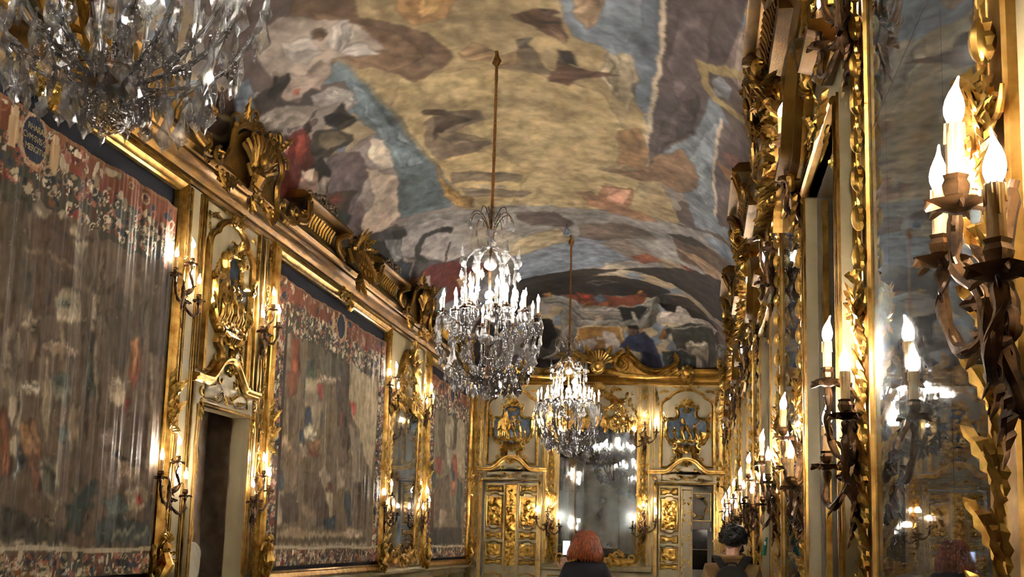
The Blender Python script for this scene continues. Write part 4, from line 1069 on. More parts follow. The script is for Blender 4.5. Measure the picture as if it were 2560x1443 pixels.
# left wall pilasters (between frames) and back wall
for y,w_ in ((9.22,.20),(11.33,.20),(16.23,.30),(18.60,.30),(22.55,.22),(1.95,.3),(4.42,.24)): pilaster(wl,y,w_,int(y))
for x,w_ in ((-4.68,.16),(-4.55,.2),(-3.0,.22),(-1.06,.22),(.56,.16),(.72-.3,.14)): pilaster(wb,x,w_,int(x*10)%3)
for a,b_ in ((YN,DL-.8),(DL+.8,YB)): dado(wl,a,b_)
xs=sorted([-y for y in WY]); e0=-YB
for xw in xs: dado(wr,e0,xw-.8); e0=xw+.8
dado(wr,e0,-YN)
dado(wb,XL,DB[0]-.7); dado(wb,DB[0]+.7,DB[1]-.7); dado(wb,DB[1]+.7,XR); dado(wn,-XR,-XL)
b=MB()
for c in (.1,3.9): b.sweep([(c-.7,1.3),(c+.7,1.3),(c+.7,4.6),(c-.7,4.6)],[(0,0),(0,.03),(.02,.05),(.04,.03),(.04,0)],True)
b.build('panel_moulding',GOLD,wn)
t=empty('door_5',(-2.0,YN+.03,0),RN); tag(t,'closed gilded double door in the near end wall, seen in the end mirror',kind='structure')
for x_,r_ in ((-.355,0),(.355,1)): l=inst('leaf',LEAF,t,(x_,0,0)); inst('gilded_relief',LR[r_],l)
l=inst('meeting_stile',STRIP,t); inst('gilded_relief',SR,l)
s=inst('door_surround',SURR,wn,(2.0,0,0)); inst('pediment',PEDM,s); inst('carved_keystone',PEDC,s); inst('panel_moulding',PMM,wn,(2.0,0,0))
s=inst('overdoor_panel',LAPM,wn,(2.0,0,0)); inst('cartouche_frame',CARF,s); inst('gilded_figures',FIG[0],s)
# wall panel carving in the gaps of the end wall above the mirror
b=MB()
for s in (-1,1):
    for i in range(5): leaf(b,-2.03+s*(.62+.05*i),4.70-.12*i,-90-s*20+s*i*12,.16,.07,-.03,.3); scroll(b,-2.03+s*(.72-.03*i),4.66-.12*i,.05,90*s,200*s,.012,-.03)
    leaf(b,-2.03+s*.5,4.74,90+s*80,.2,.07,-.03,.3)
b.build('corner_carving',GOLDB,wb)
# ================================================================ crests above the cornice
def sheared(k=.42,z0=5.2): return Matrix(((1,0,0,0),(0,1,-k,k*z0-.12),(0,0,1,0),(0,0,0,1)))
def crest_shell():
    b=MB(); b.M=sheared(.28)
    b.prism([(-.75,5.15),(-.6,5.35),(-.5,5.62),(-.3,5.78),(0,5.84),(.3,5.78),(.5,5.62),(.6,5.35),(.75,5.15)],0,-.06,.02)
    shell(b,0,5.3,.5,25,155,11,-.06,.12)
    for s in (-1,1):
        b.tube([(s*x,-.1,z) for x,z in smoothp([(.95,5.1),(.72,5.2),(.6,5.42),(.62,5.62),(.48,5.78),(.25,5.84),(.1,5.95)],3)],[.03]+[.05]*17+[.03],6)
        scroll(b,s*.62,5.72,.13,0 if s>0 else 180,s*320,.035,-.1,14); scroll(b,s*.3,5.95,.13,-90,s*330,.032,-.1,14); scroll(b,s*.8,5.22,.12,90,-s*320,.035,-.12,14)
        for k in range(5): leaf(b,s*(.3+.12*k),5.12,-90+s*(60-20*k),.26,.12,-.12,.4,s*-30)
        leaf(b,s*.45,5.85,90-s*30,.26,.12,-.1,.4); leaf(b,s*.9,5.15,90-s*100,.3,.14,-.1,.4)
    rnd=random.Random(5)
    for k in range(16): rose(b,rnd.uniform(-.3,.3),5.72+rnd.uniform(-.14,.16),.06,-.16,6)
    b.ball((0,-.22,5.52),.085,10,8,(.85,.9,1.15)); b.tube([(0,-.2,5.42),(0,-.19,5.3),(0,-.16,5.12)],[.05,.13,.09],8)
    for s in (-1,1): b.tube([(s*.1,-.2,5.36),(s*.2,-.22,5.26),(s*.3,-.2,5.36)],[.035,.032,.028],6); leaf(b,s*.1,5.38,90-s*40,.3,.16,-.16,.3)
    for k in range(5): b.tube([(-.14+.02*k,-.2-.012*k,5.3-.06*k),(0,-.26,5.27-.06*k),(.14-.02*k,-.2-.012*k,5.3-.06*k)],.024,5)
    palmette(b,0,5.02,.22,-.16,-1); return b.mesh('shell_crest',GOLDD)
def crest_bracket():
    b=MB(); prof=[(0,0),(0,.46),(.02,.50),(.05,.50),(.06,.46),(.09,.44),(.12,.38),(.13,0)]
    b.sweep([(-.8,5.56),(.8,5.56)],prof)
    n=16; vs=[]
    for i in range(9):
        t=i/8; y=-.2-.20*(1-math.cos(t*PI/2)); z=5.26+.31*math.sin(t*PI/2); hw=.62-.12*math.sin(t*PI)
        vs+=[(-hw+2*hw*k/n,y,z) for k in range(n+1)]
    b.add(vs,[(i*(n+1)+k,i*(n+1)+k+1,(i+1)*(n+1)+k+1,(i+1)*(n+1)+k) for i in range(8) for k in range(n)])
    b.box(-.62,.62,-.22,0,5.2,5.58)
    for k in range(-5,6):
        b.tube([(k*.095,-.23,5.30),(k*.095,-.25,5.40),(k*.095,-.32,5.50)],[.018,.03,.022],5)
    for s in (-1,1):
        q=[(s*x,-y,z) for x,y,z in ((.78,.46,5.56),(.66,.40,5.50),(.58,.34,5.42),(.60,.31,5.33),(.72,.30,5.27),(.86,.30,5.24))]
        q=smoothp(q,3); b.tube(q,.055,8); b.tube([(x-s*.05,y-.03,z-.05) for x,y,z in q],.03,6)
        scroll(b,s*.88,5.30,.11,-90,s*340,.04,-.30,14); leaf(b,s*.7,5.3,90+s*30,.2,.1,-.32,.3); leaf(b,s*.95,5.22,90-s*80,.24,.12,-.3,.4)
    return b.mesh('bracket_pediment',GOLDD)
def acanthus_clasp():
    b=MB()
    for s in (-1,1):
        scroll(b,s*.34,5.34,.16,0 if s>0 else 180,s*340,.045,-.26,16); b.tube([(s*.5,-.24,5.3),(s*.38,-.26,5.16),(s*.2,-.28,5.2)],[.04,.05,.03],6)
        for k in range(6): leaf(b,s*(.04+.05*k),5.42-.03*k,-90+s*(8+14*k),.5-.05*k,.14,-.28,.25,s*-30)
        for k in range(3): leaf(b,s*.08*k,5.44,90-s*(20+30*k),.26,.12,-.26,.5)
    for k in range(7): leaf(b,(k-3)*.03,5.1-.03*abs(k-3),-90+(k-3)*12,.28,.09,-.26,.1)
    rose(b,0,5.46,.08,-.3,6); return b.mesh('acanthus_clasp',GOLDD)
SC,BKT,ACA=crest_shell(),crest_bracket(),acanthus_clasp()
b=MB()
rnd=random.Random(3)
for i in range(60): b.ball((rnd.uniform(-.4,.4),-.35+rnd.uniform(-.08,.08),5.74+rnd.uniform(-.05,.07)),rnd.uniform(.025,.05),6,4)
FRUIT=b.mesh('painted_fruit_garland',noisy('garland_paint','2c3a30','8a6a50',(.5,.7),0,9,.3,30,.01,pos=(.4,.6)))
def crest(par_loc,rz,label,group,mats=(SC,)):
    t=empty('cornice_crest',par_loc,rz); tag(t,label,'ornament',group); return t
def wall_crests(x,ys,rz,side,ac):
    for i,y in enumerate(ys):
        t=crest((x,y,0),rz,None,None); tag(t,'gilded shell and mask crest over the cornice, %s %s'%(side[0][i],side[1]),'ornament','shell crests on the cornices'); inst('shell_crest',SC,t,(-.12 if x<0 else 0,-.09 if x<0 else 0,1.29 if x>0 else .98),(0,0,0),(1,.62 if x<0 else .5,.75 if x>0 else .80))
    for i,y in enumerate(ac):
        t=crest((x,y,0),rz,None,None); tag(t,'gilded acanthus clasp with twin volutes, %s'%side[2][i],'ornament','acanthus clasps on the cornices'); inst('acanthus_clasp',ACA,t,(0,-.05 if x<0 else .0,0),(0,0,0),(1,1 if x<0 else .5,1))
wall_crests(XL,[DL,17.4,3.3],RL,(('above the doorway','above the far mirror','above the near mirror'),'on the left wall',('over the middle of the second tapestry','over the middle of the third tapestry','over the first tapestry')),[13.76,20.6,6.85])
wall_crests(XR,[WY[0],WY[1],WY[2],WY[3]],RR,(('above the first window','above the second window','above the third window','above the farthest window'),'on the right wall',()),[])
for i,(x,y,rz,l) in enumerate([(XL,DL-2.05,RL,'left wall, just before the doorway crest'),(XL,DL+2.05,RL,'left wall, just past the doorway crest'),(XL,15.4,RL,'left wall, past the middle of the second tapestry'),(XL,19.3,RL,'left wall, past the far mirror')]+
    [(XR,MY[k],RR,'right wall, over the %s mirror'%('first','second','third','fourth')[k]) for k in range(4)]):
    t=empty('cornice_bracket',(x,y,0),rz); tag(t,'gilded fluted bracket above the cornice, '+l,'ornament','scrolled brackets above the cornices'); k=.72 if x<0 else .6; zz=1.0 if x<0 else .82; inst('bracket_pediment',BKT,t,(0,0,zz),(0,0,0),(1,k,.8)); inst('painted_fruit_garland',FRUIT,t,(0,0,zz),(0,0,0),(1,k,.8))
# end wall crest: twin C-scroll swan necks and a central sunburst shell
b=MB()
SW=[(0,0),(0,.06),(.03,.11),(.06,.09),(.09,.12),(.13,.10),(.15,.05),(.15,0)]
for s in (-1,1):
    P=smoothp([(s*.40,5.22),(s*.50,5.40),(s*.62,5.42),(s*.72,5.34),(s*.86,5.20),(s*1.1,5.10),(s*1.35,5.12),(s*1.55,5.22),(s*1.62,5.32)],4)
    if s<0: P=P[::-1]
    b.sweep(P,[(o-.075,w_+.22) for o,w_ in SW]); b.prism(P+[(P[-1][0],5.0),(P[0][0],5.0)],0,-.22)
    scroll(b,s*.50,5.24,.17,90+s*60,s*330,.05,-.34,16); b.tube([(s*.2,-.3,5.10),(s*.5,-.33,5.02),(s*1.0,-.3,4.98),(s*1.6,-.3,5.0)],[.03,.05,.04,.02],6)
    leaf(b,s*1.62,5.3,90+s*20,.2,.12,-.32,.3); leaf(b,s*.62,5.40,90+s*10,.24,.12,-.32,.3)
    for k in range(4): leaf(b,s*(1.2+.12*k),5.02,90-s*60,.16,.08,-.3,.3)
END=b.mesh('swan_neck_scrolls',GOLD)
b=MB(); b.M=sheared(.1)
shell(b,0,5.2,.32,15,165,11,-.22,.08); b.lathe([(.0,.0),(.15,.01),(.15,.03),(.11,.05),(.09,.05),(.075,.07),(.03,.1),(0,.1)],20,(0,-.36,5.16),'y')
for k in range(12): a=k*PI/6; b.ball((.13*math.cos(a),-.42,5.16+.13*math.sin(a)),.028,6,4)
for s in (-1,1): leaf(b,s*.2,5.3,90-s*70,.4,.16,-.26,.3,s*30); leaf(b,s*.15,5.4,90-s*30,.25,.12,-.26,.3)
SUN=b.mesh('sunburst_shell',GOLD)
t=empty('cornice_crest',(-2.0,YB,0),0); tag(t,'gilded swan neck scrolls with a round sunburst shell, above the end mirror','ornament'); inst('swan_neck_scrolls',END,t); inst('sunburst_shell',SUN,t)
def clasp(b,x,z):
    b.lathe([(0,0),(.1,.02),(.13,.05),(.07,.09),(.0,.1)],12,(x,-.28,z),'y',6,.15)
    for k in range(8): a=k*PI/4; b.ball((x+.11*math.cos(a),-.36,z+.11*math.sin(a)),.045,6,4)
    palmette(b,x,z-.1,.16,-.3,-1)
for x,l in ((DB[1],'right'),(DB[0],'left')):
    b=MB(); clasp(b,x,5.08); o=b.build('shell_clasp',GOLD,loc=(0,YB,0)); tag(o,'gilded shell clasp on the end wall cornice above the %s door'%l,'ornament','shell clasps on the end wall cornice')
# ================================================================ tapestries
BL=MB()
FLORAL=[lin(h) for h in ('a89878','8d7d62','6e2e26','2a3444','b5a68a','3c4438','84532f','9a5a48','1f2630','c0b296')]
EARTH=[lin(h) for h in ('3a3022','54462f','6b5c40','877552','a08f6c','3f4230','5b3c28','46463a','76684c','92825e')]
def floral(av,bv,C,a0,a1,b0,b1,n,seed,smin=1.2,smax=4.5,pal=None,al=1.0,asp=1.0):
    pal=FLORAL if pal is None else pal
    rs=np.random.RandomState(seed)
    for i in range(n):
        ca,cb_=rs.uniform(a0,a1),rs.uniform(b0,b1); r=rs.uniform(smin,smax); q=rs.uniform(.3,.9); th=rs.uniform(0,PI); ring=rs.rand()<.45
        i0,i1=np.searchsorted(av,ca-r),np.searchsorted(av,ca+r); j0,j1=np.searchsorted(bv,cb_-r),np.searchsorted(bv,cb_+r)
        if i1<=i0 or j1<=j0: continue
        a,b=np.meshgrid(av[i0:i1]-ca,bv[j0:j1]-cb_); p=a*np.cos(th)+b*np.sin(th); s=-a*np.sin(th)+b*np.cos(th)
        e=(p/r)**2+(s/(r*q))**2; m=(e<1)&((e>.45) if ring else True)
        sub=C[j0:j1,i0:i1]; sub[m]=sub[m]*(1-al)+al*pal[rs.randint(len(pal))]*rs.uniform(.7,1.2)
def tapestry(y0,y1,txt,step,seed,label,borders,cart):
    z0,z1=1.22,4.53; cy_=(y0+y1)/2
    t=empty('tapestry',(XL,cy_,0),RL); tag(t,label,'tapestry','woven tapestries of the left wall')
    av=np.arange(y0*100+3,y1*100-3,step*100*1.0); bv=np.arange(z0*100,z1*100,step*100*1.0)
    A,B=np.meshgrid(av,bv); C=np.empty(A.shape+(3,)); n=fbm(A*.02+seed,B*.012,5)
    for k,lo in enumerate((0,.4,.47,.54,.6)): C[n>=lo]=[lin(h) for h in ('40362a','5b4d3b','6b5d48','7f7058','92846a')][k]
    # figures and foliage of the story in broken vertical strokes
    rs=np.random.RandomState(seed)
    for k in range(3): floral(av,bv,C,y0*100,y1*100,z0*100,z1*100-60,0,seed+k)
    for i in range(int(260*(y1-y0)/4.5)):
        ca,cb_=rs.uniform(av[0],av[-1]),rs.uniform(150,420); w_,h_=rs.uniform(2,8),rs.uniform(6,30)
        i0,i1=np.searchsorted(av,ca-w_),np.searchsorted(av,ca+w_); j0,j1=np.searchsorted(bv,cb_-h_),np.searchsorted(bv,cb_+h_)
        a,b=np.meshgrid(av[i0:i1]-ca,bv[j0:j1]-cb_); e=(a/w_+.25*np.sin(b*.2+i))**2+(b/h_)**2; f=np.clip(1-e,0,1)[...,None]**.5*.75
        C[j0:j1,i0:i1]=C[j0:j1,i0:i1]*(1-f)+f*lin(rs.choice(['3b3125','52442f','6f6048','8a7b60','a09072','4b4a3a','5d3d2a','7a6a58']))
    floral(av,bv,C,y0*100,y1*100,z0*100,z1*100-50,int(900*(y1-y0)/4.5),seed+5,2,7,EARTH,.5)
    floral(av,bv,C,y0*100,y1*100,z0*100,z1*100-50,int(2600*(y1-y0)/4.5),seed+6,1.2,3.4,EARTH,.32)
    paint(av,bv,C,txt,1.8,.08,.3,comb=3,soft=1,alpha=.92,fold=.9,rim=.22)
    ya,yb=y0*100,y1*100
    floral(av,bv,C,ya,yb,z0*100,z1*100-50,int(500*(y1-y0)/4.5),seed+16,1.0,2.6,EARTH,.3)
    top=z1*100
    # borders: rust ground with scrolls, garlands of flowers below, narrow side borders and a foot border
    m=(B>top-34)&(B<=top); C[m]=lin('6e3c24')*1.0
    zig=top-50-9*np.abs(np.sin((A-ya)*.021+.4))-9*vnoise(A*.12,B*0)
    m=(B>zig)&(B<=top-26); C[m]=lin('3e3a2e')
    floral(av,bv,C,ya,yb,top-58,top-24,int(620*(y1-y0)/4.5),seed+11,1.5,5)
    floral(av,bv,C,ya,yb,top-34,top-3,int(150*(y1-y0)/4.5),seed+12,2,8)
    m=(B>top-4); C[m]=lin('7a5230')
    if borders:
        for lo,hi in ((ya,ya+36),(yb-36,yb)):
            m=(A>lo)&(A<hi)&(B<top-30); C[m]=lin('4a3a30'); floral(av,bv,C,lo+4,hi-4,124,top-30,520,seed+int(lo)%17,1.5,5.5)
            m=((np.abs(A-lo)<3)|(np.abs(A-hi)<3))&(B<top-30); C[m]=lin('3a2c20')
    m=(B<z0*100+19); C[m]=lin('54402e'); floral(av,bv,C,ya,yb,z0*100+2,z0*100+17,int(700*(y1-y0)/4.5),seed+13,1.5,5)
    m=np.abs(B-(z0*100+21+1.2*np.sin((A-ya)*.03)))<1.7; C[m]=lin('a99c80')
    # medallion
    ma=cy_*100; mz=top-19
    e=((A-ma)/15.5)**2+((B-mz)/17)**2; C[(e<1.7)&(B<top)]=lin('a0704c'); 
    floral(av,bv,C,ma-26,ma+26,mz-27,mz+16,110,seed+14,1.5,4)
    C[(e<1.25)]=lin('b08a62'); C[e<1]=lin('1a2640')
    for s in (-1,1):
        e=((A-ma-s*26)/5)**2+((B-mz+1)/14)**2; C[e<1]=lin('b09066'); e=((A-ma-s*26)/3.6)**2+((B-mz-11)/4)**2; C[e<1]=lin('c0a07c')
    gm=C.mean(-1,keepdims=True); C=gm+(C-gm)*.8
    C*=(.9+.3*fbm(A*.5,B*.04,3)+.2*(vnoise(A*1.3,B*.09)-.5))[...,None]*1.2*np.array([1.05,1,.93])
    U=A/100-cy_; rip=.6*(.018*np.sin(U*9+seed)+.012*np.sin(U*23+2*seed+B*.002)+.010*np.sin(U*41+seed)*np.clip((460-B)/100,0,1)+.004*np.sin(U*90))
    V=np.stack([U,-.07-rip-.0*B,B/100+.012*np.sin(U*3+seed)*((B-124)/330)],-1)
    painted_grid('cloth',V,C,TAPM,t)
    hw=(y1-y0)/2
    MB().box(-hw,hw,-.012,0,1.15,4.74).build('navy_backing',NAVY,t,smooth=False)
    P=[(-hw+.015,1.17),(hw-.015,1.17),(hw-.015,4.70),(-hw+.015,4.70)]
    MB().sweep(P[::-1],[(0,.02),(0,.07),(.015,.09),(.03,.085),(.045,.10),(.075,.115),(.10,.10),(.11,.07),(.13,.07),(.145,.09),(.16,.08),(.165,0)],True).build('gilded_frame',GOLD,t)
    for s in (-1,1):
        inst('corner_ornament',CORNER,t,(s*(hw+.05),0,1.28),(0,0,0),(s,1,1)); inst('side_ornament',SIDEO,t,(s*(hw+.07),0,2.75))
    inst('top_clasp',TCLASP,t,(0,0,4.74))
    if cart:
        for i,(s,dz) in enumerate((('RHARAO',.075),('CVM\u00b7SVIS\u00b7SVB',.0),('MERGITVR',-.075))):
            cu=bpy.data.curves.new('inscription','FONT'); cu.body=s; cu.size=.066; cu.align_x='CENTER'; cu.align_y='CENTER'; cu.extrude=.001; cu.space_character=.92
            tmp=bpy.data.objects.new('tmp',cu); me=tmp.to_mesh().copy(); me.name='inscription'; bpy.data.objects.remove(tmp)
            me.materials.clear(); me.materials.append(LETTER); inst('inscription',me,t,(0,-.088,mz/100+dz),(PI/2,0,0),(.92,1,1))
    return t
LETTER=noisy('woven_lettering','9a8a60','b5a57a',(.7,.8),0,30,.2,90,.001)
b=MB()
for k in range(7): leaf(b,.0,.02*k,90-k*34+60,.17,.075,-.11,.4)
scroll(b,.02,.12,.10,0,320,.03,-.12,14); scroll(b,-.08,-.06,.10,180,320,.03,-.12,14); scroll(b,.05,-.12,.08,-90,-320,.025,-.12); b.ball((-.02,-.16,.16),.05,8,6); b.tube([(-.02,-.15,.12),(0,-.17,.02),(-.05,-.14,-.1)],[.04,.065,.045],7)
b.tube([(.02,-.16,.08),(.08,-.18,.0),(.02,-.18,-.05)],.022,5); b.tube([(-.04,-.15,-.08),(.06,-.18,-.14),(.02,-.15,-.22)],.03,6); shell(b,.0,.2,.10,20,160,7,-.12); cluster(b,0,0,.26,.36,41,9,-.11,.7)
CORNER=b.mesh('corner_ornament',GOLDB)
b=MB()
for k in range(4): leaf(b,0,.1*k-.15,90+(k%2*2-1)*35,.2,.1,-.11,.4)
cluster(b,0,0,.16,.5,43,10,-.11,.6); rose(b,0,0,.06,-.13)
SIDEO=b.mesh('side_ornament',GOLDB)
b=MB(); shell(b,0,-.02,.16,190,350,9,-.13,.07); scroll(b,.2,.0,.08,90,300,.025,-.12); scroll(b,-.2,.0,.08,90,-300,.025,-.12); cluster(b,0,.02,.34,.18,44,10,-.13,.7); TCLASP=b.mesh('top_clasp',GOLDB)
tapestry(4.62,9.06,TAP1,.0125,3,'large brown woodland tapestry nearest the viewer, with the Latin words on a dark blue medallion',False,True)
tapestry(11.52,15.98,TAP2,.016,8,'middle tapestry with standing figures in red and blue, framed in gold right of the doorway',True,False)
tapestry(18.82,22.40,TAP3,.020,14,'farthest tapestry on the left wall, next to the end wall corner',True,False)
# ================================================================ candles and wall sconces
def bulb_mesh(bend=.006):
    b=MB(); P=[];R=[]
    for r,h in ((.007,0),(.013,.006),(.0185,.020),(.0195,.034),(.0165,.050),(.0105,.066),(.0055,.078),(.0032,.088),(.0022,.097),(.0008,.1)):
        t=max(0,(h-.05)/.05); P.append((bend*t*t*1.6,0,h)); R.append(r)
    b.tube(P,R,9); return b.mesh('bulb',BULBM,'all')
BULBME=bulb_mesh()
def candle_mesh(h,r,mat,drips=True,seed=1):
    b=MB(); b.lathe([(r,0),(r,h*.96),(r*1.05,h*.99),(r*.7,h)],12); rnd=random.Random(seed)
    if drips:
        for k in range(7):
            a=k*.9+rnd.random()*.4; l=h*rnd.uniform(.2,.62); x,y=r*math.cos(a),r*math.sin(a)
            b.tube([(x,y,h),(x*1.03,y*1.03,h-l*.5),(x*1.03,y*1.03,h-l)],[r*.18,r*.2,r*.24],5)
    return b.mesh('candle',mat)
CAND=candle_mesh(.105,.0165,WAXC); CANDC=candle_mesh(.13,.0125,WAXW,False)
def pan_mesh():
    b=MB(); b.lathe([(.006,-.012),(.02,-.008),(.05,.004),(.056,.010),(.045,.008),(.015,.004),(.010,.012),(.020,.022),(.024,.040),(.019,.052),(.023,.060),(.017,.062),(.012,.05)],14,lobes=5,la=.12)
    for k in range(5): a=k*2*PI/5; b.tube([(.03*math.cos(a),.03*math.sin(a),.004),(.052*math.cos(a),.052*math.sin(a),-.002),(.062*math.cos(a),.062*math.sin(a),-.012)],[.010,.012,.004],5,flat=.4)
    return b.mesh('drip_pan',BRONZE)
PAN=pan_mesh()
def twist(b,P,r,n=4,seed=1):
    """a leafy twisted stem: a core with a wrapped ribbon and curling leaf tips"""
    P=smoothp(P,n); N=len(P); b.tube(P,[r*(1.0+.25*math.sin(i*1.1)) for i in range(N)],7)
    Q=[(p[0]+r*.9*math.cos(i*.8),p[1]+r*.9*math.sin(i*.8),p[2]+r*.3*math.sin(i*.8)) for i,p in enumerate(P)]; b.tube(Q,r*.42,5)
    for i in range(3,N-2,5):
        p=Vector(P[i]); d=(Vector(P[i+1])-Vector(P[i-1])).normalized(); s=Vector((d.z,-.4,-d.x)).normalized()
        b.tube([tuple(p),tuple(p+d*r*1.8+s*r*1.6),tuple(p+d*r*1.6+s*r*3.0)],[r*.7,r*.6,r*.12],5,flat=.5)
ARMS=[ # candle foot (x, out, z), path knots
  ((-.24,.10,.10),[(0,.03,-.02),(-.06,.07,-.10),(-.15,.09,-.10),(-.22,.10,-.02),(-.235,.10,.05),(-.24,.10,.085)]),
  ((.0,.13,.25),[(0,.03,.02),(.05,.08,-.02),(.10,.11,.05),(.03,.13,.11),(-.02,.13,.16),(.0,.13,.235)]),
  ((.23,.11,-.04),[(0,.03,-.03),(.05,.07,-.14),(.13,.10,-.20),(.20,.12,-.17),(.23,.11,-.10),(.23,.11,-.055)])]
def arm_meshes():
    o=[]
    for i,(f,P) in enumerate(ARMS):
        b=MB(); twist(b,[(x,-w_,z) for x,w_,z in P],.0135 if i!=1 else .0125,4,i); o.append(b.mesh('arm',BRONZE))
    return o
ARMM=arm_meshes()
b=MB(); b.tube(smoothp([(0,-.01,-.26),(.02,-.03,-.2),(-.02,-.05,-.12),(0,-.06,-.03),(.02,-.05,.06),(-.01,-.03,.14),(0,-.015,.2)],3),[.006]+[.018]*4+[.03]*5+[.022]*7+[.01]*2,8)
b.ball((0,-.05,-.05),.045,10,7,(.9,.8,1.3))
for k in range(6): leaf(b,0,-.05,60*k+30,.14,.06,-.04,.35,30)
for k in range(3): leaf(b,0,-.12-.05*k,-90+(k-1)*16,.14,.05,-.03,.2); leaf(b,0,.08+.05*k,90-(k-1)*18,.12,.045,-.03,.25)
scroll(b,.04,-.1,.05,180,-300,.014,-.04); scroll(b,-.04,-.02,.05,0,300,.014,-.04); BACKP=b.mesh('backplate',BRONZE)
def sconce():
    t=empty('wall_sconce'); inst('backplate',BACKP,t)
    for i,(f,P) in enumerate(ARMS):
        a=inst('arm',ARMM[i],t); x,w_,z=f; ti=(0,.09,-.10)[i]*.6
        inst('drip_pan',PAN,a,(x,-w_,z),(0,ti,0)); inst('candle',CAND,a,(x+ti*.05,-w_,z+.055),(0,ti,0)); inst('bulb',BULBME,a,(x+ti*.155,-w_,z+.158),(0,ti,i*2.1))
    return t
SC0=sconce(); first=True
def put_sconce(loc,rz,flip,label,grp):
    global first
    t=SC0 if first else copy_tree(SC0); first=False
    t.location=loc; t.rotation_euler=(0,0,rz); t.scale=(-1 if flip else 1,1,1)
    tag(t,label,'sconce',grp); global SCL; SCL=t
rows=((1.95,'lower'),(3.78,'upper'))
for z,r in rows:
    for y,f,l in ((9.2,0,'on the gilded strip left of the left wall doorway'),(11.2,1,'on the gilded strip right of the left wall doorway'),(16.25,0,'left of the left wall mirror'),(18.58,1,'right of the left wall mirror'),(4.42,1,'on the left wall before the first tapestry'),(1.95,0,'on the left wall beside the camera')):
        put_sconce((XL+.03,y,z),RL,f,'%s three candle bronze sconce %s'%(r,l),'sconces of the left wall')
    for x,f,l in ((-3.02,0,'left of the end mirror'),(-1.05,1,'right of the end mirror')):
        put_sconce((x,YB-.03,z-.02),0,f,'%s three candle sconce on the end wall %s'%(r,l),'sconces of the end wall')
for k,y in enumerate(MY):
    for s in (-1,1):
        for z,r in rows:
            yy=y+(.93 if s>0 else -1.08); zz=z-(0 if r=='lower' else .12)
            if k==0 and s<0: zz=2.10 if r=='lower' else 3.8
            nm=('nearest mirror, %s side'%('camera','far')[s>0]) if k==0 else '%s side of the %s mirror'%(('near','far')[s>0],('','second','third','fourth','farthest')[k])
            put_sconce((XR-.03,yy,zz),RR,(s>0) if not (k==0 and s<0) else 0,'%s three candle bronze sconce on the right wall, %s'%(r,nm),'sconces of the right wall')
            if k==0 and s<0:
                for ch in bpy.context.scene.objects:
                    if ch.parent==SCL and ch.data==ARMM[1]: ch.location=(.03,0,-.11)
# ================================================================ crystal chandeliers
STEEL=noisy('silvered_wire','8a8680','c8c4bc',(.2,.35),.9,20,0)
def facet(pts,t,name):
    """flat cut drop: outline (x,z) hanging from the origin, bevelled on both faces"""
    n=len(pts); cz=sum(p[1] for p in pts)/n; b=MB()
    vs=[(x,0,z) for x,z in pts]+[(x*.5,-t,cz+(z-cz)*.5) for x,z in pts]+[(x*.5,t,cz+(z-cz)*.5) for x,z in pts]
    fs=[]
    for i in range(n):
        j=(i+1)%n; fs+=[(i,j,n+j,n+i),(j,i,2*n+i,2*n+j)]
    fs+=[tuple(n+i for i in range(n)),tuple(2*n+i for i in range(n))[::-1]]
    b.add(vs,fs); b.lathe([(.003,0),(.007,.004),(.007,.010),(.003,.014)],6,(0,0,0)); return b.mesh(name,GLASS,False)
KITE=facet([(-.006,0),(-.012,-.02),(-.020,-.045),(-.036,-.085),(-.022,-.105),(-.008,-.118),(0,-.135),(.008,-.118),(.022,-.105),(.036,-.085),(.020,-.045),(.012,-.02),(.006,0)],.009,'pendant')
OAK=facet([(-.005,0),(-.018,-.012),(-.012,-.026),(-.026,-.036),(-.020,-.052),(-.030,-.064),(-.018,-.082),(-.008,-.09),(0,-.112),(.008,-.09),(.018,-.082),(.030,-.064),(.020,-.052),(.026,-.036),(.012,-.026),(.018,-.012),(.005,0)],.008,'pendant')
DROP=facet([(-.003,0),(-.010,-.03),(-.016,-.06),(-.012,-.078),(0,-.09),(.012,-.078),(.016,-.06),(.010,-.03),(.003,0)],.008,'pendant')
LOZ=facet([(0,0),(-.035,-.05),(0,-.10),(.035,-.05)],.007,'pendant')
def ball_mesh(r):
    """pear shaped cut ball of many facets"""
    b=MB(); prof=[(.10,.42),(.18,.40),(.22,.30),(.40,.22),(.62,.08),(.82,-.12),(.96,-.34),(1.0,-.5),(.95,-.68),(.8,-.86),(.58,-1.0),(.34,-1.1),(.15,-1.16),(.05,-1.2)]
    n=28; vs=[];
    for i,(q,h) in enumerate(prof):
        for k in range(n): a=2*PI*(k+.5*(i%2))/n; vs.append((q*r*math.cos(a),q*r*math.sin(a),h*r))
    fs=[]
    for i in range(len(prof)-1):
        for k in range(n):
            j=(k+1)%n; o=i%2
            if o: fs+=[(i*n+k,(i+1)*n+k,(i+1)*n+j),(i*n+k,(i+1)*n+j,i*n+j)]
            else: fs+=[(i*n+k,(i+1)*n+k,i*n+j),((i+1)*n+k,(i+1)*n+j,i*n+j)]
    b.add([(x,y,z*1.38) for x,y,z in vs],fs+[tuple(range(n)),tuple((len(prof)-1)*n+k for k in range(n))[::-1]]); return b.mesh('crystal_ball',GLASSC,False)
CBALL=ball_mesh(.09)
OBEL=MB().lathe([(.012,0),(.02,.01),(.035,.03),(.05,.06),(.046,.09),(.022,.11),(.018,.125),(.03,.14),(.024,.17),(.012,.21),(.008,.225),(.014,.235),(.006,.26),(.001,.285)],8).mesh('obelisk',GLASS,False)
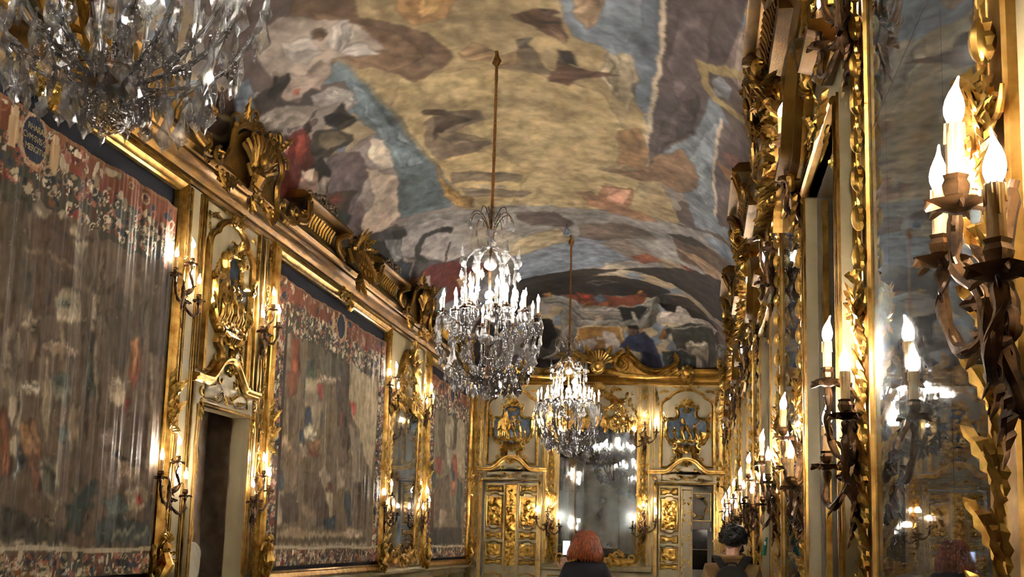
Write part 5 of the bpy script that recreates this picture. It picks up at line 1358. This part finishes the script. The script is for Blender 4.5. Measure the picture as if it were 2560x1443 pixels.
def arm_path(kind):
    if kind==0: return [(.05,.17),(.16,.20),(.30,.25),(.42,.36),(.50,.52),(.535,.66),(.53,.80),(.50,.84)]
    if kind==1: return [(.05,.20),(.14,.25),(.25,.33),(.35,.47),(.385,.62),(.37,.78),(.34,.88),(.34,.90)]
    return [(.05,.22),(.12,.3),(.2,.42),(.24,.58),(.235,.75),(.22,.88),(.2,.97),(.2,1.0)]
def glassarm(kind):
    """ribbed glass rods threaded on a metal wire, with cut collars"""
    P=smoothp([(r,0,z) for r,z in arm_path(kind)],4); g=MB(); m=len(P)
    for i in range(0,m-2,3):
        q=P[i:i+3+1] if i+4<=m else P[i:]
        c=[tuple(Vector(p)) for p in q]
        for k in range(3):
            a=k*2*PI/3; off=(.0065*math.cos(a),.0065*math.sin(a),0); g.tube([(p[0]+off[0],p[1]+off[1],p[2]) for p in c],.0062,5)
        p=P[i]; g.lathe([(.004,-.009),(.017,-.004),(.017,.004),(.004,.009)],7,p)
    return g.mesh('glass_rods',GLASS), MB().tube(P,.0035,5).mesh('arm',STEEL)
GA=[glassarm(k) for k in range(3)]
DETAIL=None
def chandelier(n_pend):
    t=empty('chandelier'); rnd=random.Random(9)
    # origin at the bottom tip of the ball; the hook is 3.68 m higher
    inst('crystal_ball',CBALL,t,(0,0,.145))
    b=MB(); b.lathe([(.012,.14),(.05,.15),(.085,.17),(.095,.19),(.085,.22),(.03,.25),(.014,.3),(.012,1.5),(.02,1.52),(.012,1.6),(.012,1.96)],12)
    for z,r in ((.205,.16),(.9,.22)): b.tube([(r*math.cos(a*PI/14),r*math.sin(a*PI/14),z) for a in range(28)],.004,5,closed=True)
    b.build('frame',BRONZE,t)
    vm=MB().lathe([(.014,-.05),(.04,-.035),(.055,0),(.04,.035),(.016,.05)],8).mesh('stem_vase',GLASS,False)
    for z,s_ in ((.40,1),(.62,1.3),(.86,1.1),(1.08,1),(1.62,1.0),(1.72,1.2)): inst('stem_vase',vm,t,(0,0,z),(0,0,0),(s_,s_,1))
    b=MB(); rp=smoothp([(.0,.0,3.66),(.004,0,2.8),(0,0,1.95)],10); b.tube(rp,[.016+.002*math.sin(i*2.1) for i in range(len(rp))],8); b.lathe([(.01,3.50),(.03,3.53),(.045,3.56),(.03,3.60),(.02,3.64),(.012,3.68)],8); b.ball((.02,0,3.57),.03,7,5); b.ball((-.02,0,3.55),.028,7,5)
    b.build('rod_sleeve',ROPE,t)
    b=MB(); b.tube([(0,0,3.62),(-.012,0,3.66),(-.012,0,3.70)],.008,6); b.build('hook',BLACK,t)
    tiers=[(0,10,0,.5,.84),(1,6,.2,.34,.90),(2,3,.5,.20,1.0)]
    pend=0
    for kind,n,a0,cr,cz in tiers:
        for i in range(n):
            a=2*PI*(i+a0)/n+rnd.uniform(-.03,.03); arm=inst('arm',GA[kind][1],t,(0,0,0),(0,0,a)); inst('glass_rods',GA[kind][0],arm)
            inst('drip_pan',PAN,arm,(cr,0,cz+.012),(0,0,0),(.8,.8,.6)); inst('candle',CANDC,arm,(cr,0,cz+.03)); inst('bulb',BULBME,arm,(cr,0,cz+.158),(0,0,rnd.uniform(0,6)),(.85,.85,.85))
            P=smoothp([(r,0,z) for r,z in arm_path(kind)],4)
            # pendants hanging from each arm
            js=[3,5,8,10,13,15,18,21,24] if kind==0 else ([6,9,13,17,21,25] if kind==1 else [10,14,18,22])
            for j in js:
                p=P[j]; s_=rnd.uniform(.9,1.3); inst('pendant',rnd.choice((KITE,OAK,OAK,KITE,DROP)),arm,(p[0],rnd.uniform(-.035,.035),p[2]-.012),(rnd.uniform(-.1,.1),rnd.uniform(-.12,.12),rnd.uniform(0,6)),(s_,s_,s_)); pend+=1
            for q in range(3 if kind==0 else 2):
                b_=q*2.1+.4-(1.2 if kind==0 else 0); s_=rnd.uniform(1.0,1.3); me=KITE if q%2==0 else OAK
                inst('pendant',me,arm,(cr+.05*math.cos(b_),.05*math.sin(b_),cz+.005),(rnd.uniform(-.1,.1),rnd.uniform(-.1,.1),rnd.uniform(0,6)),(s_,s_,s_)); pend+=1
    for R_,z,n,me in ((.33,.19,26,(KITE,OAK)),(.42,.29,28,(OAK,DROP)),(.10,.17,9,(DROP,LOZ)),(.22,.89,10,(DROP,OAK))):
        for i in range(n):
            a=2*PI*i/n; s_=rnd.uniform(.8,1.1); inst('pendant',rnd.choice(me),t,(R_*math.cos(a),R_*math.sin(a),z),(rnd.uniform(-.08,.08),rnd.uniform(-.08,.08),rnd.uniform(0,6)),(s_,s_,s_))
    # lyre cage: six tall glass uprights bowing in to the crown, spires at their shoulders
    up=[(.22,.95),(.27,1.0),(.265,1.12),(.245,1.25),(.255,1.36),(.24,1.44),(.20,1.50),(.12,1.555),(.03,1.57)]
    P=smoothp([(r,0,z) for r,z in up],3); ur=MB(); 
    for k in (0,2.1,4.2): ur.tube([(p[0]+.007*math.cos(k),p[1]+.007*math.sin(k),p[2]) for p in P],.0065,5)
    for p in P[::4]: ur.lathe([(.004,-.01),(.02,-.004),(.02,.004),(.004,.01)],7,p)
    ur=ur.mesh('upright_rods',GLASS); uw=MB().tube(P,.005,5).mesh('upright',BRONZE)
    for i in range(6):
        u=inst('upright',uw,t,(0,0,0),(0,0,PI/3*i+.25)); inst('upright_rods',ur,u); inst('obelisk',OBEL,u,(.275,0,1.36),(0,.08,0),(.85,.85,.85))
        for r_,z in ((.29,1.33),(.2,1.3),(.28,1.14)): inst('pendant',OAK,u,(r_,.01,z),(0,0,rnd.uniform(0,6)))
    for i in range(8): a=PI/4*i; inst('obelisk',OBEL,t,(.33*math.cos(a+.2),.33*math.sin(a+.2),.86),(0,0,0),(.9,.9,.9))
    inst('crystal_ball',CBALL,t,(0,0,1.44),(0,0,0),(.75,.75,.75))
    P=smoothp([(.02,0,1.70),(.05,0,1.84),(.12,0,1.95),(.19,0,1.955),(.225,0,1.88)],3); br=MB().tube(P,.005,5).mesh('crown_branch',BRONZE)
    for i in range(10):
        c=inst('crown_branch',br,t,(0,0,0),(0,0,PI/5*i),(1,1,1 if i%2 else .97)); inst('pendant',DROP,c,(.225,0,1.87)); inst('pendant',DROP,c,(.12,0,1.93),(0,0,1),(.8,.8,.8))
    for i in range(8): a=PI/4*i; inst('pendant',DROP,t,(.04*math.cos(a),.04*math.sin(a),1.98),(.3*math.sin(a),-.3*math.cos(a),a),(1,1,1.1))
    return t
c0=chandelier(1); c0.location=(-2.062,3.42,2.985); tag(c0,'crystal chandelier nearest the viewer, cut off by the top left corner of the picture','chandelier','crystal chandeliers of the gallery')
for y,l in ((10.58,'second crystal chandelier, hanging whole in the middle of the picture'),(17.55,'farthest and smallest looking crystal chandelier, in front of the end mirror')):
    c=copy_tree(c0,None,(-2.062,y,2.95)); tag(c,l,'chandelier','crystal chandeliers of the gallery')
# small bluish glass fitting on the vault
b=MB(); b.lathe([(.005,.14),(.012,.10),(.02,.08),(.05,.05),(.062,.02),(.06,-.01),(.045,-.03),(.02,-.04),(.003,-.045)],14); 
o=b.build('hanging_lamp',noisy('blue_grey_ceramic','5a6878','93a0ae',(.3,.5),0,30,.1),loc=(-2.062,16.9,6.48)); tag(o,'small blue grey hanging lamp on the vault, above and left of the farthest chandelier rod','lamp')
# ================================================================ small fittings
b=MB(); b.lathe([(.03,0),(.035,.02),(.035,.13),(.025,.14),(.022,.12)],14,(0,0,0),'y'); b.box(-.03,.03,-.02,.1,.03,.11); b.box(-.035,.035,.05,.10,.08,.2)
o=b.build('security_camera',CREAMD,loc=(XR-.02,9.4,3.30),rot=(.1,0,RR*.1)); tag(o,'small grey tube security camera under the lintel of the second window recess','camera')
for x,z,l in ((-.83,2.42,'small white sensor box on the end wall frame, left of the half open door'),):
    o=MB().box(-.025,.025,-.1,-.06,0,.10).build('sensor_box',WHITEP,loc=(x,YB,z)); tag(o,l,'sensor')
o=MB().box(-.012,.012,-.03,.0,0,.08).build('door_contact',WHITEP,loc=(.30,YB+.58,1.87)); tag(o,'tiny white contact sensor beside the black panes behind the half open door','sensor')
b=MB(); b.add([(0,-.02,.30),(.03,-.05,.30),(.05,-.06,.16),(.02,-.08,.18),(-.02,-.03,.16),(.09,-.09,0),(.03,-.12,.01),(-.06,-.04,0)],[(0,1,3),(0,3,4),(1,2,3),(3,2,5,6),(4,3,6,7)]); b.m=1; b.box(-.02,.04,-.075,-.05,.17,.23)
o=b.build('hanging_tag',[TEAL,WHITEP],loc=(XR-.10,8.42,1.53),rot=(0,0,RR)); o.scale=(.5,.5,.45); tag(o,'green and white cloth tag hanging by the second mirror','tag')
# ================================================================ visitors
def body(name,parts,mat,root,sub=2,bridge=None):
    """skinned figure: dictionary of joints (pos, radius) and bones"""
    J,Bn,rt=parts; me=bpy.data.meshes.new(name); keys=list(J); ix={k:i for i,k in enumerate(keys)}
    me.from_pydata([J[k][0] for k in keys],[(ix[a],ix[b_]) for a,b_ in Bn],[]); o=inst(name,me,root)
    sk=o.modifiers.new('skin','SKIN'); 
    sv=me.skin_vertices[0].data if me.skin_vertices else None
    if sv is None:
        bpy.context.view_layer.objects.active=o; sv=me.skin_vertices[0].data
    for k in keys:
        r=J[k][1]; sv[ix[k]].radius=r if isinstance(r,tuple) else (r,r)
    sv[ix[rt]].use_root=True; sk.use_smooth_shade=True
    sb=o.modifiers.new('sub','SUBSURF'); sb.levels=sub; sb.render_levels=sub
    me.materials.append(mat); return o
def hand(root,pos,side,mat,fwd=(0,1,0),up=(0,0,1),curl=.6):
    """palm with four fingers of unequal length and a thumb from the side"""
    f=Vector(fwd).normalized(); u=Vector(up).normalized(); s=f.cross(u)*side; p=Vector(pos); b=MB()
    b.tube([tuple(p-f*.02),tuple(p+f*.02),tuple(p+f*.055),tuple(p+f*.085)],[.022,.030,.036,.03],8,flat=.45)
    for i,(o_,l) in enumerate(((-.028,.062),(-.0095,.075),(.0095,.070),(.028,.055))):
        q=p+f*.08+s*o_; d=f; P=[q]
        for k in range(3):
            a=curl*(k+1)*.8; d2=f*math.cos(a)-u*math.sin(a); P.append(P[-1]+d2*l*(.42,.33,.25)[k])
        b.tube([tuple(v) for v in P],[.0092,.0088,.008,.0062],6); b.ball(tuple(P[-1]),.0064,6,4)
    q=p+f*.015-s*.03; d=(f*.6-s*.7-u*.3).normalized(); b.tube([tuple(q),tuple(q+d*.035),tuple(q+d*.05+f*.022)],[.013,.011,.008],6)
    return b.build('hand',mat,root)
def head(root,c,skin,turn=0,tilt=0):
    """ellipsoid skull with jaw, brow, nose, lips, eyes and ears; faces +y"""
    e=empty('face',c,0,root); e.rotation_euler=(tilt,0,turn)
    b=MB(); n=20; m=16; vs=[]
    for i in range(m+1):
        a=PI*i/m
        for k in range(n):
            g_=2*PI*k/n; x=.076*math.sin(a)*math.cos(g_); y=.096*math.sin(a)*math.sin(g_); z=.118*math.cos(a)
            if z<-.02: q=(-z-.02)/.1; x*=1-.42*q; y=y*(1-.12*q)+.008*q
            if y>0 and -.01<z<.03: y-=.004*math.cos(x*40)
            vs.append((x,y,z))
    b.add(vs,[(i*n+k,(i+1)*n+k,(i+1)*n+(k+1)%n,i*n+(k+1)%n) for i in range(m) for k in range(n)])
    b.tube([(0,.088,.022),(0,.102,-.006),(0,.112,-.026),(0,.098,-.034)],[.008,.011,.014,.008],7)
    for s in (-1,1):
        b.tube([(s*.012,.098,-.034),(s*.016,.1,-.03)],.007,5); b.tube([(s*.05,.080,.030),(s*.03,.092,.036),(s*.012,.092,.030)],.006,5)
        b.tube([(s*.076,-.004,.022),(s*.084,-.014,.018),(s*.084,-.014,-.006),(s*.076,-.002,-.026),(s*.074,.006,0)],[.006,.008,.008,.007,.005],6,closed=True)
    b.tube([(-.024,.088,-.056),(0,.097,-.054),(.024,.088,-.056)],[.003,.006,.003],5); b.tube([(-.022,.086,-.062),(0,.094,-.064),(.022,.086,-.062)],[.003,.007,.003],5)
    o=b.build('head',skin,root,c,(tilt,0,turn)); bpy.data.objects.remove(e)
    ey=MB()
    for s in (-1,1): ey.ball((s*.031,.083,.012),.0115,8,6)
    inst('eyes',ey.mesh('eyes',WHITEP),o)
    return o
def person(loc,rz,h,label):
    t=empty('person',loc,rz); tag(t,label,'person'); return t
def legs_trousers(t,h,mat,gap=.09,shoe=BLACK):
    k=h/1.75; J={'pel':((0,0,.98*k),(.15*k,.10*k))}; Bn=[]
    for s,n in ((-1,'l'),(1,'r')):
        J[n+'h']=((s*gap,0,.90*k),.095*k); J[n+'k']=((s*(gap+.01),.01,.50*k),.062*k); J[n+'a']=((s*(gap+.015),-.01,.12*k),.05*k); J[n+'b']=((s*(gap+.015),-.01,.07*k),.052*k)
        Bn+=[('pel',n+'h'),(n+'h',n+'k'),(n+'k',n+'a'),(n+'a',n+'b')]
    body('trousers',(J,Bn,'pel'),mat,t)
    for s in (-1,1):
        b=MB(); b.tube([(s*(gap+.015),-.07,.04),(s*(gap+.015),-.02,.05),(s*(gap+.02),.08,.045),(s*(gap+.025),.17,.03)],[.035,.042,.042,.025],8,flat=1); b.build('shoe',shoe,t)
# woman with copper hair, seen from behind, holding up a phone
W=person((-1.02,10.35,0),.06,1.66,'woman with copper bob hair in a dark navy jacket, seen from behind, raising a phone')
legs_trousers(W,1.66,DENIM)
J={'pel':((0,0,.92),(.16,.11)),'wa':((0,0,1.08),(.145,.10)),'ch':((0,.01,1.26),(.175,.115)),'nb':((0,-.005,1.40),(.10,.08)),'nk':((0,.0,1.455),(.058,.058)),
 'ls':((-.165,0,1.345),(.075,.072)),'le':((-.24,.06,1.09),.056),'lw':((-.21,.24,1.26),.038),'lx':((-.215,.28,1.32),.034),
 'rs':((.165,0,1.345),(.075,.072)),'re':((.25,.05,1.08),.056),'rw':((.16,.22,1.14),.04),'rx':((.12,.25,1.17),.036)}
body('jacket',(J,[('pel','wa'),('wa','ch'),('ch','nb'),('nb','nk'),('ch','ls'),('ls','le'),('le','lw'),('lw','lx'),('ch','rs'),('rs','re'),('re','rw'),('rw','rx')],'pel'),NAVYJ,W)
hd=head(W,(0,.03,1.545),SKIN)
MB().tube([(0,.0,1.42),(0,.015,1.50)],[.05,.05],8).build('neck',SKIN,W)
def bob_hair():
    b=MB(); n=60; m=18; rnd=random.Random(4)
    def pt(a,t,o=0):
        side=max(0,-math.sin(a))*.3+abs(math.cos(a))
        if t<.5: q=t/.5*PI/2; r=math.sin(q); z=.118*math.cos(q)
        else: u=(t-.5)/.5; r=1+.30*math.sin(u*PI*.6)*side; z=-.150*u
        fr=1-.30*max(0,math.sin(a))*(t>.45)
        return ((.108+o)*r*math.cos(a),(.120+o)*r*math.sin(a)*fr,z+o*math.cos(min(1,t*2)*PI/2))
    vs=[pt(2*PI*k/n,i/m,.003*math.sin(k*2.3)) for i in range(m+1) for k in range(n)]
    b.add(vs,[(i*n+k,(i+1)*n+k,(i+1)*n+(k+1)%n,i*n+(k+1)%n) for i in range(m) for k in range(n)])
    for i in range(360):
        a=rnd.uniform(PI*.85,PI*2.15); t0=rnd.uniform(.02,.45); t1=rnd.uniform(.86,1.10); ph=rnd.uniform(0,6); P=[]
        for j in range(9):
            t=t0+(t1-t0)*j/8; P.append(pt(a+.16*t*t*math.sin(ph)+.04*math.sin(ph+t*9),t,.003+.008*rnd.random()*t))
        b.tube(P,[.002]+[.0048]*6+[.004,.0012],4)
    return b.mesh('hair',HAIRR)
inst('hair',bob_hair(),W,(0,-.0,1.585),(0,.04,0),(1.12,1.05,1))
hand(W,(-.22,.29,1.33),1,SKIN,(0,.25,1),(0,-1,0),.9)
ph=MB().box(-.038,.038,-.004,.004,-.075,.075).build('phone',BLACK,loc=(-1.02-.225,10.35+.345,1.53),rot=(-.12,0,.08)); tag(ph,'black phone with a bright screen held up by the woman','phone')
s_=MB().box(-.034,.034,-.0052,-.0042,-.068,.068).build('screen',SCREEN,ph,smooth=False)
# man with curly black hair, tan jacket and black backpack, seen from behind
M_=person((.309,9.8,0),-.05,1.80,'man with curly black hair, tan jacket and black backpack, seen from behind')
legs_trousers(M_,1.80,DENIM,.10)
J={'pel':((0,0,.96),(.17,.12)),'wa':((0,0,1.13),(.165,.115)),'ch':((0,.0,1.31),(.20,.125)),'nb':((0,-.01,1.455),(.115,.09)),'nk':((0,.0,1.505),(.066,.066)),
 'ls':((-.195,0,1.385),(.085,.08)),'le':((-.235,.04,1.10),.064),'lw':((-.21,.24,1.00),.045),
 'rs':((.195,0,1.385),(.085,.08)),'re':((.23,.04,1.10),.062),'rw':((.22,.24,1.00),.045)}
body('jacket',(J,[('pel','wa'),('wa','ch'),('ch','nb'),('nb','nk'),('ch','ls'),('ls','le'),('le','lw'),('ch','rs'),('rs','re'),('re','rw')],'pel'),TAN,M_)
hd=head(M_,(.015,.055,1.625),SKIN,-.35,-.42)
MB().tube([(0,-.012,1.46),(.004,.01,1.52),(.01,.035,1.58)],[.06,.056,.058],10).build('neck',SKIN,M_)
for s in (-1,1): hand(M_,(s*.23,.26,1.0),s,SKIN,(-s*.3,1,0),(0,0,1),.7)
b=MB(); b.tube([(.105*math.cos(a),.085*math.sin(a)+.0,1.508+.010*math.sin(a)) for a in [k*PI/10 for k in range(20)]],.018,7,closed=True); b.build('collar',TAN,M_)
b=MB(); rnd=random.Random(8)
b.ball((.01,.025,1.665),.105,14,10,(.95,1.08,.9))
for i in range(420):
    a=rnd.uniform(0,2*PI); e=rnd.uniform(-.45,1.4); 
    if math.sin(a)>.35 and e<.25: continue
    r=.102+rnd.uniform(-.004,.018); x=.01+r*.98*math.cos(a)*math.cos(e); y=.022+r*1.1*math.sin(a)*math.cos(e); z=1.668+r*.92*math.sin(e)
    d=Vector((x-.01,y-.022,z-1.668)).normalized(); s1=d.orthogonal().normalized(); s2=d.cross(s1); q=rnd.uniform(.010,.017); p0=rnd.uniform(0,6)
    b.tube([tuple(Vector((x,y,z))+s1*q*math.cos(p0+k*1.25)+s2*q*math.sin(p0+k*1.25)+d*(.004*k-.006)) for k in range(6)],[.006,.0065,.006,.0055,.005,.002],4)
b.build('hair',HAIRB,M_)
b=MB(); b.ball((.02,.12,1.575),.05,10,8,(.9,.7,1.0)); 
for s in (-1,1): b.tube([(s*.066+.02,.045,1.60),(s*.062+.03,.085,1.56),(.03,.125,1.53)],[.01,.016,.02],6)
b.build('beard',HAIRB,M_)
B_=empty('backpack',(.309,9.765,0),-.05); tag(B_,'black fabric backpack worn by the man in the tan jacket','backpack')
b=MB(); n=20; vs=[]
for i,(z,w_,d) in enumerate(((.86,.10,.05),(.88,.15,.10),(.95,.165,.14),(1.08,.17,.155),(1.2,.165,.15),(1.3,.15,.135),(1.37,.12,.11),(1.415,.075,.075),(1.43,.03,.03))):
    for k in range(n):
        a=2*PI*k/n; c,s=math.cos(a),math.sin(a); vs.append((w_*abs(c)**.7*(1 if c>0 else -1),-.19+d*abs(s)**.7*(1 if s>0 else -1)*.62,z))
b.add(vs,[(i*n+k,i*n+(k+1)%n,(i+1)*n+(k+1)%n,(i+1)*n+k) for i in range(8) for k in range(n)]+[tuple(range(n))[::-1],tuple(8*n+k for k in range(n))]); b.build('bag',BLACK,B_)
b=MB(); b.tube([(-.12,-.275,1.0),(-.12,-.285,1.2),(0,-.27,1.28),(.12,-.285,1.2),(.12,-.275,1.0)],.005,5); b.tube([(-.12,-.27,1.0),(.12,-.27,1.0)],.005,5); b.build('pocket_zip',DENIM,B_)
MB().tube(smoothp([(-.045,-.15,1.41),(-.035,-.16,1.445),(.035,-.16,1.445),(.045,-.15,1.41)],3),.008,6).build('grab_handle',BLACK,B_)
for s in (-1,1):
    P=smoothp([(s*.07,-.13,1.40),(s*.115,-.095,1.475),(s*.14,-.01,1.50),(s*.145,.09,1.42),(s*.15,.13,1.28),(s*.17,.10,1.10),(s*.165,-.08,.98)],4)
    vs=[];
    for p in P: vs+=[(p[0]-.033,p[1],p[2]-.0),(p[0]-.033,p[1]*1.0-.012,p[2]+.014),(p[0]+.033,p[1]-.012,p[2]+.004),(p[0]+.033,p[1],p[2]-.012)]
    MB().add(vs,[(i*4+k,i*4+(k+1)%4,(i+1)*4+(k+1)%4,(i+1)*4+k) for i in range(len(P)-1) for k in range(4)]).build('shoulder_strap',BLACK,B_)
# visitor in off white walking through the left doorway, mostly hidden by its jamb
D=person((XL-.28,10.36,0),PI/2,1.78,'person in an off white shirt in the left wall doorway, half hidden by its jamb')
legs_trousers(D,1.78,DENIM)
J={'pel':((0,0,.95),(.16,.12)),'wa':((0,0,1.12),(.16,.12)),'ch':((0,-.02,1.30),(.19,.13)),'nb':((0,.03,1.46),(.11,.09)),'nk':((0,.05,1.51),(.06,.06)),
 'ls':((-.19,0,1.40),(.085,.085)),'le':((-.26,.02,1.12),.066),'lw':((-.23,.18,.96),.045),'rs':((.19,0,1.40),(.085,.085)),'re':((.26,.02,1.12),.066),'rw':((.23,.18,.96),.045)}
body('shirt',(J,[('pel','wa'),('wa','ch'),('ch','nb'),('nb','nk'),('ch','ls'),('ls','le'),('le','lw'),('ch','rs'),('rs','re'),('re','rw')],'pel'),OFFW,D)
head(D,(0,.10,1.63),SKIN,0,-.3); MB().tube([(0,.04,1.47),(0,.07,1.55)],[.055,.052],8).build('neck',SKIN,D)
b=MB(); b.ball((0,.085,1.655),.1,14,10,(.9,1.08,.95)); b.build('hair',HAIRB,D)
for s in (-1,1): hand(D,(s*.23,.20,.94),s,SKIN,(0,.5,-.8),(0,1,0),.5)
bpy.context.view_layer.update()
